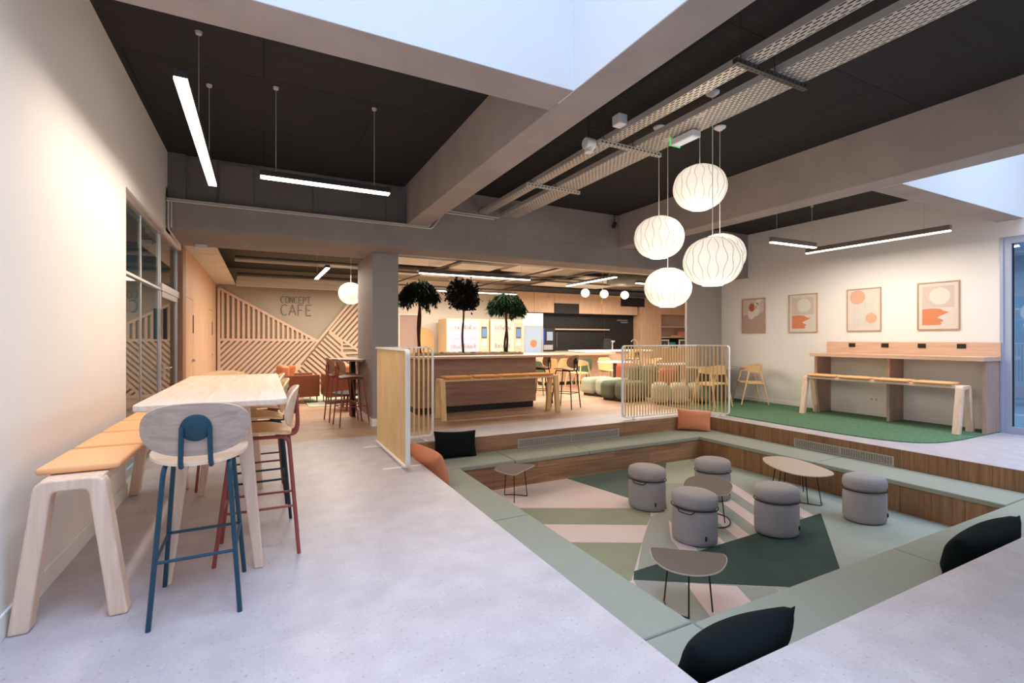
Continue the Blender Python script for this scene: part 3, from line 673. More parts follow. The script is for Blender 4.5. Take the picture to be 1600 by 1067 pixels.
# ---------------------------------------------------------------- slatted screens
def screen(loc, runs, lab, rz=0):
    """L-shaped screen; runs: (px, py, dx, dy, length) panels leaving the corner, outer ends rounded"""
    t = thing('slatted_screen', lab, 'screen', loc, rz); Hh = 1.24; z0 = .045
    s_ = MB(); f = MB()
    for (px, py, dx, dy, L) in runs:
        def P3(a, z): return (px+dx*a, py+dy*a, z)
        path = fillet([P3(0, z0), P3(L, z0), P3(L, Hh), P3(0, Hh)], .07, 6)
        for p, q in zip(path[:-1], path[1:]):
            d = (q-p).normalized()*.003; f.bar(p-d, q+d, .022, .045, up=(-dy, dx, 0))
        n = int(round((L-.10)/.06)); 
        for k in range(n): s_.bar(P3(.03+k*(L-.09)/(n-1), z0), P3(.03+k*(L-.09)/(n-1), Hh), .012, .023, up=(dx, dy, 0))
    f.build('frame', 'whitemetal', t); s_.build('slats', 'yellowash', t)
    return t
tL = screen((1.30, 6.33, 0), [(0, 0, 0, -1, 1.49), (0, 0, 1, 0, .74)], 'ash slatted corner screen at the left edge of the sunken lounge')
for fx, fy, dx in ((0, -1.28, .2), (0, -.15, .2)):
    b = MB(); b.box((fx-.2, fy-.02, 0), (fx+.2, fy+.02, .008)); b.box((fx-.012, fy-.012, .006), (fx+.012, fy+.012, .045)); b.build('foot', 'whitemetal', tL)
b = MB(); b.box((.60, -.16, 0), (.64, .2, .008)); b.box((.61, .01, .006), (.63, .03, .045)); b.build('foot', 'whitemetal', tL)
tR = screen((7.05, 6.32, 0), [(0, 0, -1, 0, 1.73), (0, 0, .22, -.975, .60)], 'ash slatted corner screen at the far right corner of the sunken lounge')
for fx, fy, w2, d2 in ((-1.5, 0, .02, .14), (-.2, 0, .02, .14), (.10, -.42, .13, .02)):
    b = MB(); b.box((fx-w2, fy-d2, 0), (fx+w2, fy+d2, .008)); b.box((fx-.012, fy-.012, .006), (fx+.012, fy+.012, .045)); b.build('foot', 'whitemetal', tR)
# ================================================================ BENCHES
def bench(name, lab, L, mats, padmat, npads, padx, h=.69, wt=.26, wb=.44, ped=.09, rz=0, loc=(0, 0, 0), grp=None, padlab=None, padgrp=None):
    """bench with its length along local Y; A-shaped end frames"""
    t = thing(name, lab, 'bench', loc, rz); th2 = .055
    def frame(y0):
        out = [(-wb/2, 0), (-wt/2, h), (wt/2, h), (wb/2, 0)]
        o3 = fillet([(a, b, 0) for a, b in out], .05, 5); o3 = [(p.x, p.y) for p in o3]
        lw = .075
        inn = [(-wb/2+lw, 0), (-wt/2+lw*.85, h-th2), (wt/2-lw*.85, h-th2), (wb/2-lw, 0)]
        i3 = [(p.x, p.y) for p in fillet([(a, b, 0) for a, b in inn], .03, 5)]
        m_ = MB(); n = len(o3); vs = []; fs = []
        for y in (y0, y0+ped):
            vs += [(a, y, b) for a, b in o3]+[(a, y, b) for a, b in i3]
        K = 2*n
        for i in range(n-1):
            fs += [(i, i+1, n+i+1, n+i), (K+i, K+n+i, K+n+i+1, K+i+1), (i, K+i, K+i+1, i+1), (n+i, n+i+1, K+n+i+1, K+n+i)]
        fs += [(0, n, K+n, K), (n-1, K+n-1, K+2*n-1, 2*n-1)]
        m_.add(vs, fs); return m_
    frame(0).build('leg_frame', mats[0], t, bevel=.012, seg=3)
    frame(L-ped).build('leg_frame', mats[0], t, bevel=.012, seg=3)
    b = MB(); b.box((-wt/2+.012, ped*.5, h-.048), (wt/2-.012, L-ped*.5, h-.003)); b.build('seat_board', mats[1], t, bevel=.008)
    cpd = Matrix.Rotation(rz, 4, 'Z'); cpd.translation = Vector(loc)
    pl = (L-.16)/npads
    for k in range(npads):
        y = .10+k*pl
        q = MB(); q.box((-padx/2, -pl/2+.028, .001), (padx/2, pl/2-.028, .036))
        o = q.build('seat_pad', padmat, bevel=.015, seg=4)
        o.matrix_world = cpd @ Matrix.Translation((0, y+pl/2, h)); tag(o, padlab[k], 'seat pad', padgrp)
    return t
ordw = ['nearest', 'second nearest', 'third nearest', 'farthest']
bench('ash_bench', 'pale ash bench with splayed frames against the white left wall', 2.30, ['ash', 'ashx'], 'orange', 4, .33, loc=(-.815, 2.98, 0), wb=.44,
      padlab=['orange seat pad on the left wall bench, %s of its four' % q for q in ordw], padgrp='orange pads on the left bench')
bench('ash_bench', 'honey ash bench in front of the planter island', 2.30, ['yellowash', 'yellowashx'], 'orangedk', 4, .33, loc=(4.88, 7.73, 0), rz=PI/2, wb=.42,
      padlab=['ochre seat pad on the island bench, %s' % q for q in ('rightmost of four', 'second from the right', 'second from the left', 'leftmost of four')], padgrp='ochre pads on the island bench')
bench('ash_bench', 'ash bench with splayed frames under the print wall desk', 2.28, ['ash', 'ashx'], 'orange', 4, .33, loc=(8.90, 3.15, 0), wb=.5,
      padlab=['orange seat pad on the print wall bench, %s' % q for q in ('rightmost of four', 'second from the right', 'second from the left', 'leftmost of four')], padgrp='orange pads on the right bench')
# ================================================================ HIGH TABLE AND STOOLS
t = thing('high_table', 'long pale ash high table with rounded corners beside the left bench', 'table', (-.25, 4.08, 0))
b = MB(); b.prism(rrect(-.335, -1.10, .37, 1.10, .05), .985, 1.02); b.build('tabletop', 'ashx', t, bevel=.008, seg=3)
for sx in (-1, 1):
    for sy in (-1, 1):
        l = MB(); fx, fy = sx*.225, sy*.85
        q = []
        for z, cx, cy, hw in ((0, fx, fy, .024), (.985, sx*.13, sy*.80, .045)):
            q += [(cx-hw, cy-hw*.7, z), (cx+hw, cy-hw*.7, z), (cx+hw, cy+hw*.7, z), (cx-hw, cy+hw*.7, z)]
        l.add(q, [(0, 3, 2, 1), (4, 5, 6, 7), (0, 1, 5, 4), (1, 2, 6, 5), (2, 3, 7, 6), (3, 0, 4, 7)]); l.build('leg', 'ash', t, bevel=.008, seg=2)
b = MB(); b.box((-.14, -.84, .93), (.14, -.78, .985)); b.box((-.14, .78, .93), (.14, .84, .985)); b.box((-.03, -.8, .94), (.03, .8, .985)); b.build('under_frame', 'ashx', t)
def plate(outline, thick, curve, T):
    """curved plate: outline in (x,z), y = curve(x,z)"""
    m_ = MB(); n = len(outline); K = 5; vs = []; fs = []
    cx = sum(p[0] for p in outline)/n; cz = sum(p[1] for p in outline)/n
    for sd in (0, 1):
        for k in range(1, K+1):
            for p in outline:
                x = cx+(p[0]-cx)*k/K; z = cz+(p[1]-cz)*k/K; vs.append((x, curve(x, z)+sd*thick, z))
        vs.append((cx, curve(cx, cz)+sd*thick, cz))
    B = K*n+1
    for sd in (0, 1):
        o_ = sd*B
        for k in range(K-1):
            for i in range(n):
                q = (o_+k*n+i, o_+k*n+(i+1) % n, o_+(k+1)*n+(i+1) % n, o_+(k+1)*n+i); fs.append(q if sd else q[::-1])
        for i in range(n):
            q = (o_+K*n, o_+(i+1) % n, o_+i); fs.append(q)
    for i in range(n):
        a = (K-1)*n+i; c = (K-1)*n+(i+1) % n; fs.append((a, c, B+c, B+a))
    m_.add(vs, fs, T); return m_
def sellipse(rx, rz, e=2.5, n=40, cx=0, cz=0):
    out = []
    for k in range(n):
        a = 2*PI*k/n; c, s = math.cos(a), math.sin(a)
        out.append((cx+rx*math.copysign(abs(c)**(2/e), c), cz+rz*math.copysign(abs(s)**(2/e), s)))
    return out
def bar_stool(lab, plym, seatm, tubem, grp=None, discm=None):
    t = thing('bar_stool', lab, 'stool', (0, 0, 0), 0, grp); r = .0115
    # seat
    m_ = plate(sellipse(.215, .205, 2.6), .014, lambda x, z: .012*((x/.2)**2)-.02*max(0, z/.2)**2, Matrix.Rotation(PI/2, 4, 'X'))
    # plate lies in xz; rotate so that z->-y
    m_.v = [(x, -y if False else y, z) for x, y, z in m_.v]
    m_.build('seat', seatm, t, smooth=True, loc=(0, .01, .757), angle=.8)
    # backrest
    Tb = Matrix.Translation((0, -.205, .915)) @ Matrix.Rotation(math.radians(10), 4, 'X')
    m_ = plate(sellipse(.23, .132, 2.5), -.013, lambda x, z: .055*(x/.24)**2, Tb)
    m_.build('backrest', plym, t, smooth=True, angle=.8)
    d_ = MB(); d_.lathe([(.001, 0), (.060, 0), (.066, .004), (.066, .012), (.06, .016), (.001, .016)], 28, T=Matrix.Translation((0, -.214, .925)) @ Matrix.Rotation(math.radians(100), 4, 'X'))
    d_.build('back_disc', tubem, t, smooth=True, angle=.8)
    s_ = MB()
    for sx in (-1, 1):
        s_.tube(fillet([(sx*.057, -.226, .93), (sx*.060, -.232, .80), (sx*.062, -.222, .735), (sx*.062, -.10, .735)], .035), r, 8)
    s_.build('back_support', tubem, t, smooth=True)
    for sx in (-1, 1):
        l = MB()
        l.tube(fillet([(sx*.185, -.235, .0), (sx*.135, -.175, .735), (sx*.125, .14, .735)], .055, 6), r, 8); l.build('rear_leg', tubem, t, smooth=True)
        l = MB(); l.tube([(sx*.19, .225, .0), (sx*.135, .14, .735)], r, 8); l.build('front_leg', tubem, t, smooth=True)
    f = MB(); zf = .30
    k = zf/.735; bx_, by_ = .185+(.135-.185)*k, -.235+(.06)*k; fx_, fy_ = .19+(.135-.19)*k, .225-.085*k
    P = [(-bx_, by_, zf), (bx_, by_, zf), (fx_, fy_, zf), (-fx_, fy_, zf)]
    for i in range(4): f.tube([P[i], P[(i+1) % 4]], .008, 8)
    f.build('footrest', tubem, t, smooth=True)
    return t
s1 = bar_stool('teal framed bar stool with grey ash back at the near end of the high table', 'ply', 'ashxx', 'teal')
s1.location = (-.29, 2.985, 0); s1.rotation_euler = (0, 0, 0)
s2 = bar_stool('bar stool with brick red tube frame on the right of the high table, nearest', 'ashxx', 'plyseat', 'red', 'bar stools along the high table')
s2.location = (-.03, 3.52, 0); s2.rotation_euler = (0, 0, math.radians(88))
s3 = bar_stool('dark teal framed bar stool between the two red ones along the high table', 'plyseat', 'plyseat', 'teal2', 'bar stools along the high table')
s3.location = (-.06, 4.18, 0); s3.rotation_euler = (0, 0, math.radians(92))
dup(s2, (-.07, 4.82, 0), math.radians(91), 'bar stool with brick red tube frame on the right of the high table, farthest', 'bar stools along the high table')
s5 = bar_stool('bar stool with honey plywood back at the far end of the high table', 'plyseat', 'plyseat', 'red')
s5.location = (-.34, 5.28, 0); s5.rotation_euler = (0, 0, PI)
# bar table by the column with two red framed stools
t = thing('bar_table', 'wood topped bar table fixed to the grey column', 'table', (1.30, 8.45, 0))
b = MB(); b.prism(smoothpoly([(-.34, .55), (.0, .75), (.19, .75), (.19, -.2), (.05, -.3), (-.18, .05)], 4), .985, 1.015); b.build('tabletop', 'mdf', t)
b = MB(); b.bar((.12, .1, .62), (.12, .1, .99), .03, .03); b.build('bracket', 'whitemetal', t)
b = MB(); b.box((.05, .3, 0), (.13, .5, .985)); b.build('post', 'black', t)
r1 = bar_stool('red framed bar stool with brown seat beside the grey column, nearer', 'plybrown', 'plybrown', 'red', 'red framed stools by the column'); r1.location = (1.24, 7.98, 0); r1.rotation_euler = (0, 0, math.radians(-82))
dup(r1, (1.16, 8.52, 0), math.radians(-84), 'red framed bar stool with brown seat beside the grey column, farther', 'red framed stools by the column')
# ================================================================ CEILING EQUIPMENT
def linear_light(a, b, z, lab, wires, grp=None, wd=.075, hh=.06, power=30, ceil=CZ, housing='black', name='linear_pendant_light'):
    cx, cy = (a[0]+b[0])/2, (a[1]+b[1])/2; L = math.hypot(b[0]-a[0], b[1]-a[1]); an = math.atan2(b[1]-a[1], b[0]-a[0])
    t = thing(name, lab, 'lamp', (cx, cy, z), an, grp)
    h = MB(); h.box((-L/2, -wd/2, .012), (L/2, wd/2, hh)); h.build('housing', housing, t, bevel=.003)
    d = MB(); d.box((-L/2+.004, -wd/2+.004, -.004), (L/2-.004, wd/2-.004, .012)); d.build('diffuser', 'ledwhite', t)
    for w_ in wires:
        c = MB(); c.tube([(w_, 0, hh), (w_, 0, ceil-z)], .0022, 5); c.build('suspension_cable', 'galv', t)
        k = MB(); k.lathe([(.02, -.02), (.025, 0)], 12, c=(w_, 0, ceil-z-.001)); k.build('ceiling_fixing', 'galv', t)
    l = area('led_line', (cx, cy, z-.012), (L, wd), power, LED, rot=(0, 0, an)); 
    return t
linear_light((-.425, 3.33), (-.44, 5.50), 2.84, 'bright linear lamp hanging along the left wall', (-.13, .72), power=22)
linear_light((-.03, 4.91), (1.13, 4.91), 2.81, 'bright short linear lamp hanging crosswise from the black ceiling', (-.45, .43), power=28)
linear_light((6.95, 4.80), (8.02, 4.76), 2.84, 'short linear lamp hanging crosswise near the print wall', (-.4, .45), power=26, hh=.085, wd=.06, housing='lamphousing')
linear_light((8.42, 5.15), (8.40, 3.15), 2.84, 'long linear lamp hanging in front of the framed prints', (-.9, .7), power=42, hh=.085, wd=.06, housing='lamphousing')
linear_light((2.62, 8.95), (5.02, 8.95), 2.60, 'long linear lamp above the planter island', (-1, 1), power=55, ceil=3.1, housing='galvdk')
linear_light((6.38, 9.55), (6.33, 7.72), 2.60, 'linear lamp hanging lengthwise right of the planter island', (-.7, .7), power=40, ceil=3.1, housing='galvdk')
linear_light((7.42, 8.35), (8.6, 8.35), 2.60, 'linear lamp partly hidden behind the lowest pendant', (-.4, .4), power=20, ceil=3.1, housing='galvdk')
linear_light((1.02, 9.2), (.99, 11.0), 2.62, 'linear lamp above the café seating at the slat wall', (-.7, .7), power=26, ceil=3.14)
linear_light((3.2, 12.2), (6.4, 12.2), 2.62, 'linear lamp in front of the vending machines', (-1.2, 1.2), power=30, ceil=3.1, housing='galvdk')
# bubble pendants
def shade_mat():
    m, n, l, b = newmat('lit_pleated_shade'); b.inputs['Base Color'].default_value = lin((250, 240, 225)); b.inputs['Roughness'].default_value = .9
    b.inputs['Emission Color'].default_value = (1.0, .86, .68, 1); b.inputs['Emission Strength'].default_value = .72
    return m
M['shade'] = shade_mat()
def bubble(lab, loc, R=.262, Hs=.215, ceil=CZ, grp='bubble pendants over the sunken lounge'):
    t = thing('bubble_pendant', lab, 'lamp', loc, 0, grp); n = 44; prof = []
    for k in range(19):
        a = -PI/2+.28+(PI-.56)*k/18; prof.append((R*math.cos(a)**.82, Hs*math.sin(a)/math.sin(PI/2-.28)))
    s_ = MB(); vs = []; fs = []
    for r, z in prof:
        for i in range(n): vs.append((r*math.cos(2*PI*i/n), r*math.sin(2*PI*i/n), z))
    for j in range(len(prof)-1):
        for i in range(n): fs.append((j*n+i, j*n+(i+1) % n, (j+1)*n+(i+1) % n, (j+1)*n+i))
    s_.add(vs, fs); shd = s_.build('lamp_shade', 'shade', t, smooth=True, angle=3)
    w_ = MB()
    for i in range(22):
        pth = []
        for j, (r, z) in enumerate(prof):
            a = 2*PI*i/22+.055*math.sin(j/18*PI*5)*(1 if i % 2 else -1); pth.append(((r+.001)*math.cos(a), (r+.001)*math.sin(a), z))
        w_.tube(pth, .0015, 4)
    w_.build('wire_ribs', 'galvdk', shd)
    b = MB(); r0 = prof[0][0]; b.tube([(r0*math.cos(a*PI/12), r0*math.sin(a*PI/12), -Hs) for a in range(24)], .005, 6, True); b.tube([(r0*math.cos(a*PI/12), r0*math.sin(a*PI/12), Hs) for a in range(24)], .005, 6, True); b.build('ring', 'whitemetal', shd)
    c = MB(); c.tube([(0, 0, Hs-.02), (0, 0, ceil-loc[2])], .0035, 6); c.build('cord', 'whitemetal', t)
    k = MB(); k.lathe([(.005, -.045), (.02, -.04), (.06, -.012), (.062, 0)], 20, c=(0, 0, ceil-loc[2])); k.build('canopy', 'whitemetal', t)
    k = MB(); k.bar((-r0, 0, Hs), (r0, 0, Hs), .006, .006); k.build('spider', 'whitemetal', t)
    l = bpy.data.lights.new('pendant_glow', 'POINT'); l.energy = 13; l.color = (1, .8, .58); l.shadow_soft_size = .2
    o = bpy.data.objects.new('pendant_glow', l); C.objects.link(o); o.location = (loc[0], loc[1], loc[2]-Hs-.06)
    return t
bubble('round pleated pendant lamp hanging highest of the cluster', (3.97, 3.52, 2.90))
bubble('round pleated pendant lamp on the left of the cluster, middle height', (3.81, 3.93, 2.45))
bubble('round pleated pendant lamp hanging lowest of the cluster', (4.13, 4.12, 1.94))
bubble('round pleated pendant lamp in front of another on the right of the cluster', (3.72, 3.15, 2.07))
bubble('round pleated pendant lamp half hidden behind the front right one', (4.40, 3.63, 2.26))
bubble('plain round pendant lamp over the café seating left of the column', (1.54, 10.0, 2.26), R=.235, Hs=.20, ceil=3.14, grp='café pendants')
# perforated cable trays
def tray(x0, x1, y0, y1, z, lab, side=.055, along='y', hole=.045):
    """tray with real slots in its base"""
    t = thing('cable_tray', lab, 'cable tray', ((x0+x1)/2, (y0+y1)/2, z)); b = MB(); L = (y1-y0)/2; W = (x1-x0)/2
    if along == 'x': L = (x1-x0)/2; W = (y1-y0)/2
    rows = max(3, int(2*W/.024)); pitch = 2*W/rows; cell = hole*1.5; n = int(2*L/cell); vs = []; fs = []
    def q(a0, b0, a1, b1, zz=0):
        i = len(vs)
        pts = [(a0, b0), (a1, b0), (a1, b1), (a0, b1)]
        vs.extend([(p[0], p[1], zz) if along == 'y' else (p[1], p[0], zz) for p in pts]); fs.append((i, i+1, i+2, i+3))
    sw = pitch*.42
    for r in range(rows):
        xa = -W+r*pitch; xb = xa+pitch
        q(xa, -L, xa+(pitch-sw)/2, L); q(xb-(pitch-sw)/2, -L, xb, L)
        xa += (pitch-sw)/2; xb -= (pitch-sw)/2; off = (r % 2)*cell*.5
        y = -L-off
        while y < L:
            a0, a1 = max(-L, y), min(L, y+cell-hole)
            if a1 > a0: q(xa, a0, xb, a1)
            y += cell
    b.add(vs, fs); b.build('perforated_base', 'galv', t)
    s_ = MB()
    for sx in (-1, 1):
        if along == 'y': s_.box((sx*W-.0015, -L, 0), (sx*W+.0015, L, side)); s_.box((sx*W, -L, side-.003), (sx*(W-.008), L, side))
        else: s_.box((-L, sx*W-.0015, 0), (L, sx*W+.0015, side))
    s_.build('side_rails', 'galv', t)
    return t
tray(3.43, 3.74, -2.5, 7.08, 3.35, 'wide perforated cable tray crossing the black ceiling')
tray(3.06, 3.20, -2.5, 7.08, 3.35, 'narrow perforated cable tray beside the wide one')
cb = MB()
for k in range(5): cb.tube([(3.46+.03*k, -2.5+.0*k, 3.375), (3.45+.035*k, 2, 3.372), (3.47+.03*k, 7.05, 3.375)], .006, 6)
cb.tube([(3.10, -2.5, 3.37), (3.11, 7.05, 3.37)], .008, 6); cb.tube([(3.14, -2.5, 3.37), (3.15, 7.05, 3.37)], .008, 6)
tag(cb.build('cable_bundle', 'blackmetal'), 'black cables lying in the two cable trays', 'cable')
for y, lab in ((2.33, 'nearest the viewer'), (3.90, 'above the left pendant'), (5.40, 'farthest back')):
    t = thing('tray_hanger', 'perforated hanger rail carrying both cable trays, '+lab, 'bracket', (3.40, y, 3.33), 0, 'hanger rails under the cable trays')
    b = MB(); b.box((-.42, -.02, -.02), (.40, .02, .018)); b.build('rail', 'galv' if y > 3 else 'galvdk', t)
    d = MB()
    for k in range(16): d.box((-.40+k*.05, -.021, -.010), (-.38+k*.05, -.0195, .004)); d.box((-.40+k*.05, -.006, -.0212), (-.38+k*.05, .006, -.0195))
    d.build('slots', 'black', t)
    for x in (-.36, .02, .39):
        r_ = MB(); r_.tube([(x, 0, .0), (x, 0, CZ-3.33)], .004, 6); r_.build('threaded_rod', 'galvdk', t)
# emergency sign on the tray, detectors
t = thing('exit_sign', 'emergency exit light box with green edge under the wide tray', 'sign', (3.66, 3.42, 3.30), math.radians(0))
b = MB(); b.box((-.055, -.14, -.02), (.055, .14, .04)); b.build('body', 'skirting', t, bevel=.006)
b = MB(); b.box((-.06, .142, -.02), (.08, .15, .05)); b.build('edge_panel', emit('green_sign_glow', (60, 200, 110), 1.2), t)
b = MB(); b.box((-.04, -.11, -.024), (.04, .11, -.019)); b.build('lens', emit('white_sign_lens', (240, 240, 240), .6), t)
t = thing('camera_sensor', 'white cylindrical sensor on the narrow cable tray', 'sensor', (2.93, 4.0, 3.33))
b = MB(); b.lathe([(.05, -.05), (.06, -.04), (.06, .05), (.05, .06)], 20, T=Matrix.Rotation(PI/2, 4, 'Y')); b.build('body', 'skirting', t, smooth=True)
b = MB(); b.lathe([(.04, -.09), (.045, -.05), (.045, -.02)], 18); b.build('lens_housing', 'skirting', t, smooth=True)
b = MB(); b.box((-.008, -.008, 0), (.008, .008, CZ-3.33)); b.box((0, -.008, .15), (.12, .008, .165)); b.build('bracket', 'galvdk', t)
b = MB(); b.box((2.95, 3.55, 3.37), (3.05, 3.66, 3.47)); tag(b.build('junction_box', 'skirting', bevel=.01), 'white junction box beside the narrow cable tray', 'box')
# pipes along the header
def pipes(paths, r, mat, name, lab, cat='pipe'):
    b = MB()
    for p in paths: b.tube(fillet(p, .04, 4), r, 8)
    tag(b.build(name, mat, smooth=True), lab, cat)
pipes([[(XL+.01, YH-.02, 3.05), (2.22, YH-.02, 3.05), (2.42, YH-.02, 3.33), (3.4, YH-.02, 3.32)], [(XL+.01, YH-.045, 3.02), (2.26, YH-.045, 3.02), (2.46, YH-.045, 3.29), (3.3, YH-.045, 3.28)]], .011, 'galv', 'conduit', 'pair of thin steel conduits along the top of the header beam', 'pipe')
pipes([[(XL+.03, YH-.04, 3.02), (XL+.03, YH-.04, 2.68), (XL+.03, YH+.9, 2.64)], [(XL+.06, YH-.04, 3.02), (XL+.06, YH-.04, 2.70)]], .010, 'galv', 'conduit', 'thin steel conduit dropping beside the glass partition', 'pipe')
b = MB(); b.box((-.86, 8.1, 2.64), (-.72, 8.16, 2.70)); tag(b.build('junction_box', 'skirting', bevel=.005), 'small white box under the header at the left wall', 'box')
for x, y, z, lab in ((5.72, 7.02, 3.45, 'small dark spotlight at the header left of the right beam'), (6.42, 6.9, 3.0, 'small dark spotlight right of the right beam'), ):
    t = thing('spotlight', lab, 'lamp', (x, y, z)); b = MB(); b.tube([(0, 0, .02), (0, 0, CZ-z)], .008, 6); b.build('stem', 'blackmetal', t)
    b = MB(); b.lathe([(.03, -.06), (.035, -.05), (.035, .04), (.02, .05)], 14, T=Matrix.Rotation(.6, 4, 'X')); b.build('head', 'blackmetal', t)
# open services over the café
def tubes(name, mat, r, path, lab, cat='duct', n=20):
    b = MB(); b.tube(path, r, n)
    # seam rings
    P = [Vector(p) for p in path]
    for i in range(len(P)-1):
        L = (P[i+1]-P[i]).length; k = max(1, int(L/.9))
        for j in range(k):
            q = P[i].lerp(P[i+1], (j+.5)/k); d = (P[i+1]-P[i]).normalized()*.012; b.tube([q-d, q+d], r*1.05, n)
    tag(b.build(name, mat, smooth=True), lab, cat)
tubes('air_duct', 'duct', .09, [(-.55, 12.9, 2.82), (3.1, 12.9, 2.82)], 'round metal duct above the slat wall')
tubes('air_duct', 'duct', .06, [(-.5, 10.8, 2.92), (3.1, 10.8, 2.92)], 'thin round duct across the café ceiling')
b = MB(); b.box((-.6, 13.55, 2.66), (3.1, 13.68, 2.80)); tag(b.build('ceiling_trim_beam', 'panelw'), 'pale beam along the top of the slat wall', 'beam')
b = MB(); b.box((-.60, 8.36, 2.80), (1.5, 8.75, 2.98)); tag(b.build('bulkhead', 'panelw'), 'pale bulkhead behind the header beam left of the column', 'bulkhead')
t = thing('perforated_ceiling_panels', 'perforated pale ceiling strip along the blond wood wall', 'ceiling panel', (-.83, 11.2, 2.72))
for k in range(7):
    b = MB(); b.box((-.215, -2.85+k*.82, 0), (.205, -2.05+k*.82, .02)); b.build('panel', 'panelw', t)
tray(-.5, 1.48, 8.46, 8.50, 2.75, 'thin perforated rail behind the header beam', along='x')
tray(1.95, 7.4, 7.75, 8.0, 2.74, 'perforated cable tray along the header right of the column', along='x')
for (x0, y0, x1, y1) in ((2.3, 9.3, 3.5, 10.2), (3.7, 9.5, 4.7, 10.3), (4.9, 9.2, 6.1, 10.1), (2.6, 10.9, 4.2, 11.8), (4.6, 10.9, 6.0, 11.9), (7.4, 10.2, 9.4, 11.0), (9.8, 9.7, 11.8, 10.7), (7.0, 11.2, 9.4, 12.4)):
    b = MB(); b.box((x0, y0, 2.94), (x1, y1, 2.98)); tag(b.build('acoustic_panel', 'panelw', bevel=.004), 'pale suspended acoustic panel in the café ceiling', 'ceiling panel', 'suspended acoustic panels')
pipes([[(2.0, 9.8, 2.8), (7.3, 9.8, 2.8)], [(2.0, 10.6, 2.84), (12, 10.6, 2.84)], [(2.0, 12.6, 2.78), (12, 12.6, 2.78)], [(3.4, 7.9, 2.84), (3.0, 13.8, 2.84)], [(6.8, 8, 2.9), (6.6, 13.8, 2.9)], [(5.6, 8, 2.86), (5.4, 13.8, 2.86)]], .02, 'galvdk', 'service_pipes', 'dark service pipes under the café slab')
tubes('air_duct', 'duct', .16, [(7.8, 9.8, 2.85), (9.5, 9.2, 2.87), (13.0, 9.2, 2.87)], 'large round duct behind the lowest pendant')
# ================================================================ RIGHT SIDE: rug, desk, prints
rug = smoothpoly([(7.33, 7.70), (7.30, 6.2), (7.28, 5.3), (7.28, 4.5), (7.30, 3.8), (7.42, 3.32), (7.72, 3.08), (8.2, 3.0), (8.8, 3.0), (9.40, 3.0), (9.47, 3.06), (9.47, 7.70), (8.4, 7.72)], 5)
b = MB(); b.prism([(min(x, 9.48), min(max(y, 2.99), 7.75)) for x, y in rug], 0, .014); tag(b.build('green_rug', 'ruggreen'), 'green deep pile rug with rounded corner along the print wall', 'rug')
t = thing('long_desk', 'rosy oak wall desk with slab legs under the prints', 'desk', (9.22, 4.2, 0.014))
b = MB(); b.box((-.30, -1.22, 1.025), (.265, 1.20, 1.085)); b.build('worktop', 'desky', t, bevel=.003)
b = MB(); b.box((.245, -1.22, 1.085), (.265, 1.20, 1.29)); b.build('backsplash', 'desky', t, bevel=.002)
for y in (-1.20, -.02, 1.14):
    b = MB(); b.box((-.17 if y > 0 else -.17, y, 0), (.262, y+.045, 1.025)); b.build('side_panel', 'deskleg', t)
for y in (4.96, 4.44, 3.92, 3.42):
    o = thing('power_socket', 'black double socket on the desk backsplash, %s' % {4.96: 'leftmost', 4.44: 'second from the left', 3.92: 'third from the left', 3.42: 'rightmost'}[y], 'socket', (9.464, y, 1.245), 0, 'black sockets on the backsplash')
    b = MB(); b.box((-.008, -.055, -.035), (0, .055, .035)); b.build('plate', 'black', o, bevel=.003)
    b = MB()
    for s in (-1, 1): b.lathe([(.018, 0), (.018, .003)], 14, T=Matrix.Translation((-.008, s*.026, 0)) @ Matrix.Rotation(-PI/2, 4, 'Y'))
    b.build('outlets', 'kick', o)
t = thing('white_socket', 'white double wall socket low under the desk', 'socket', (XR-.001, 4.62, .30))
b = MB(); b.box((-.008, -.08, -.04), (0, .08, .04)); b.build('plate', 'skirting', t, bevel=.003)
b = MB()
for s in (-1, 1): b.lathe([(.02, 0), (.02, .002)], 14, T=Matrix.Translation((-.008, s*.038, 0)) @ Matrix.Rotation(-PI/2, 4, 'Y'))
b.build('outlets', 'alu', t)
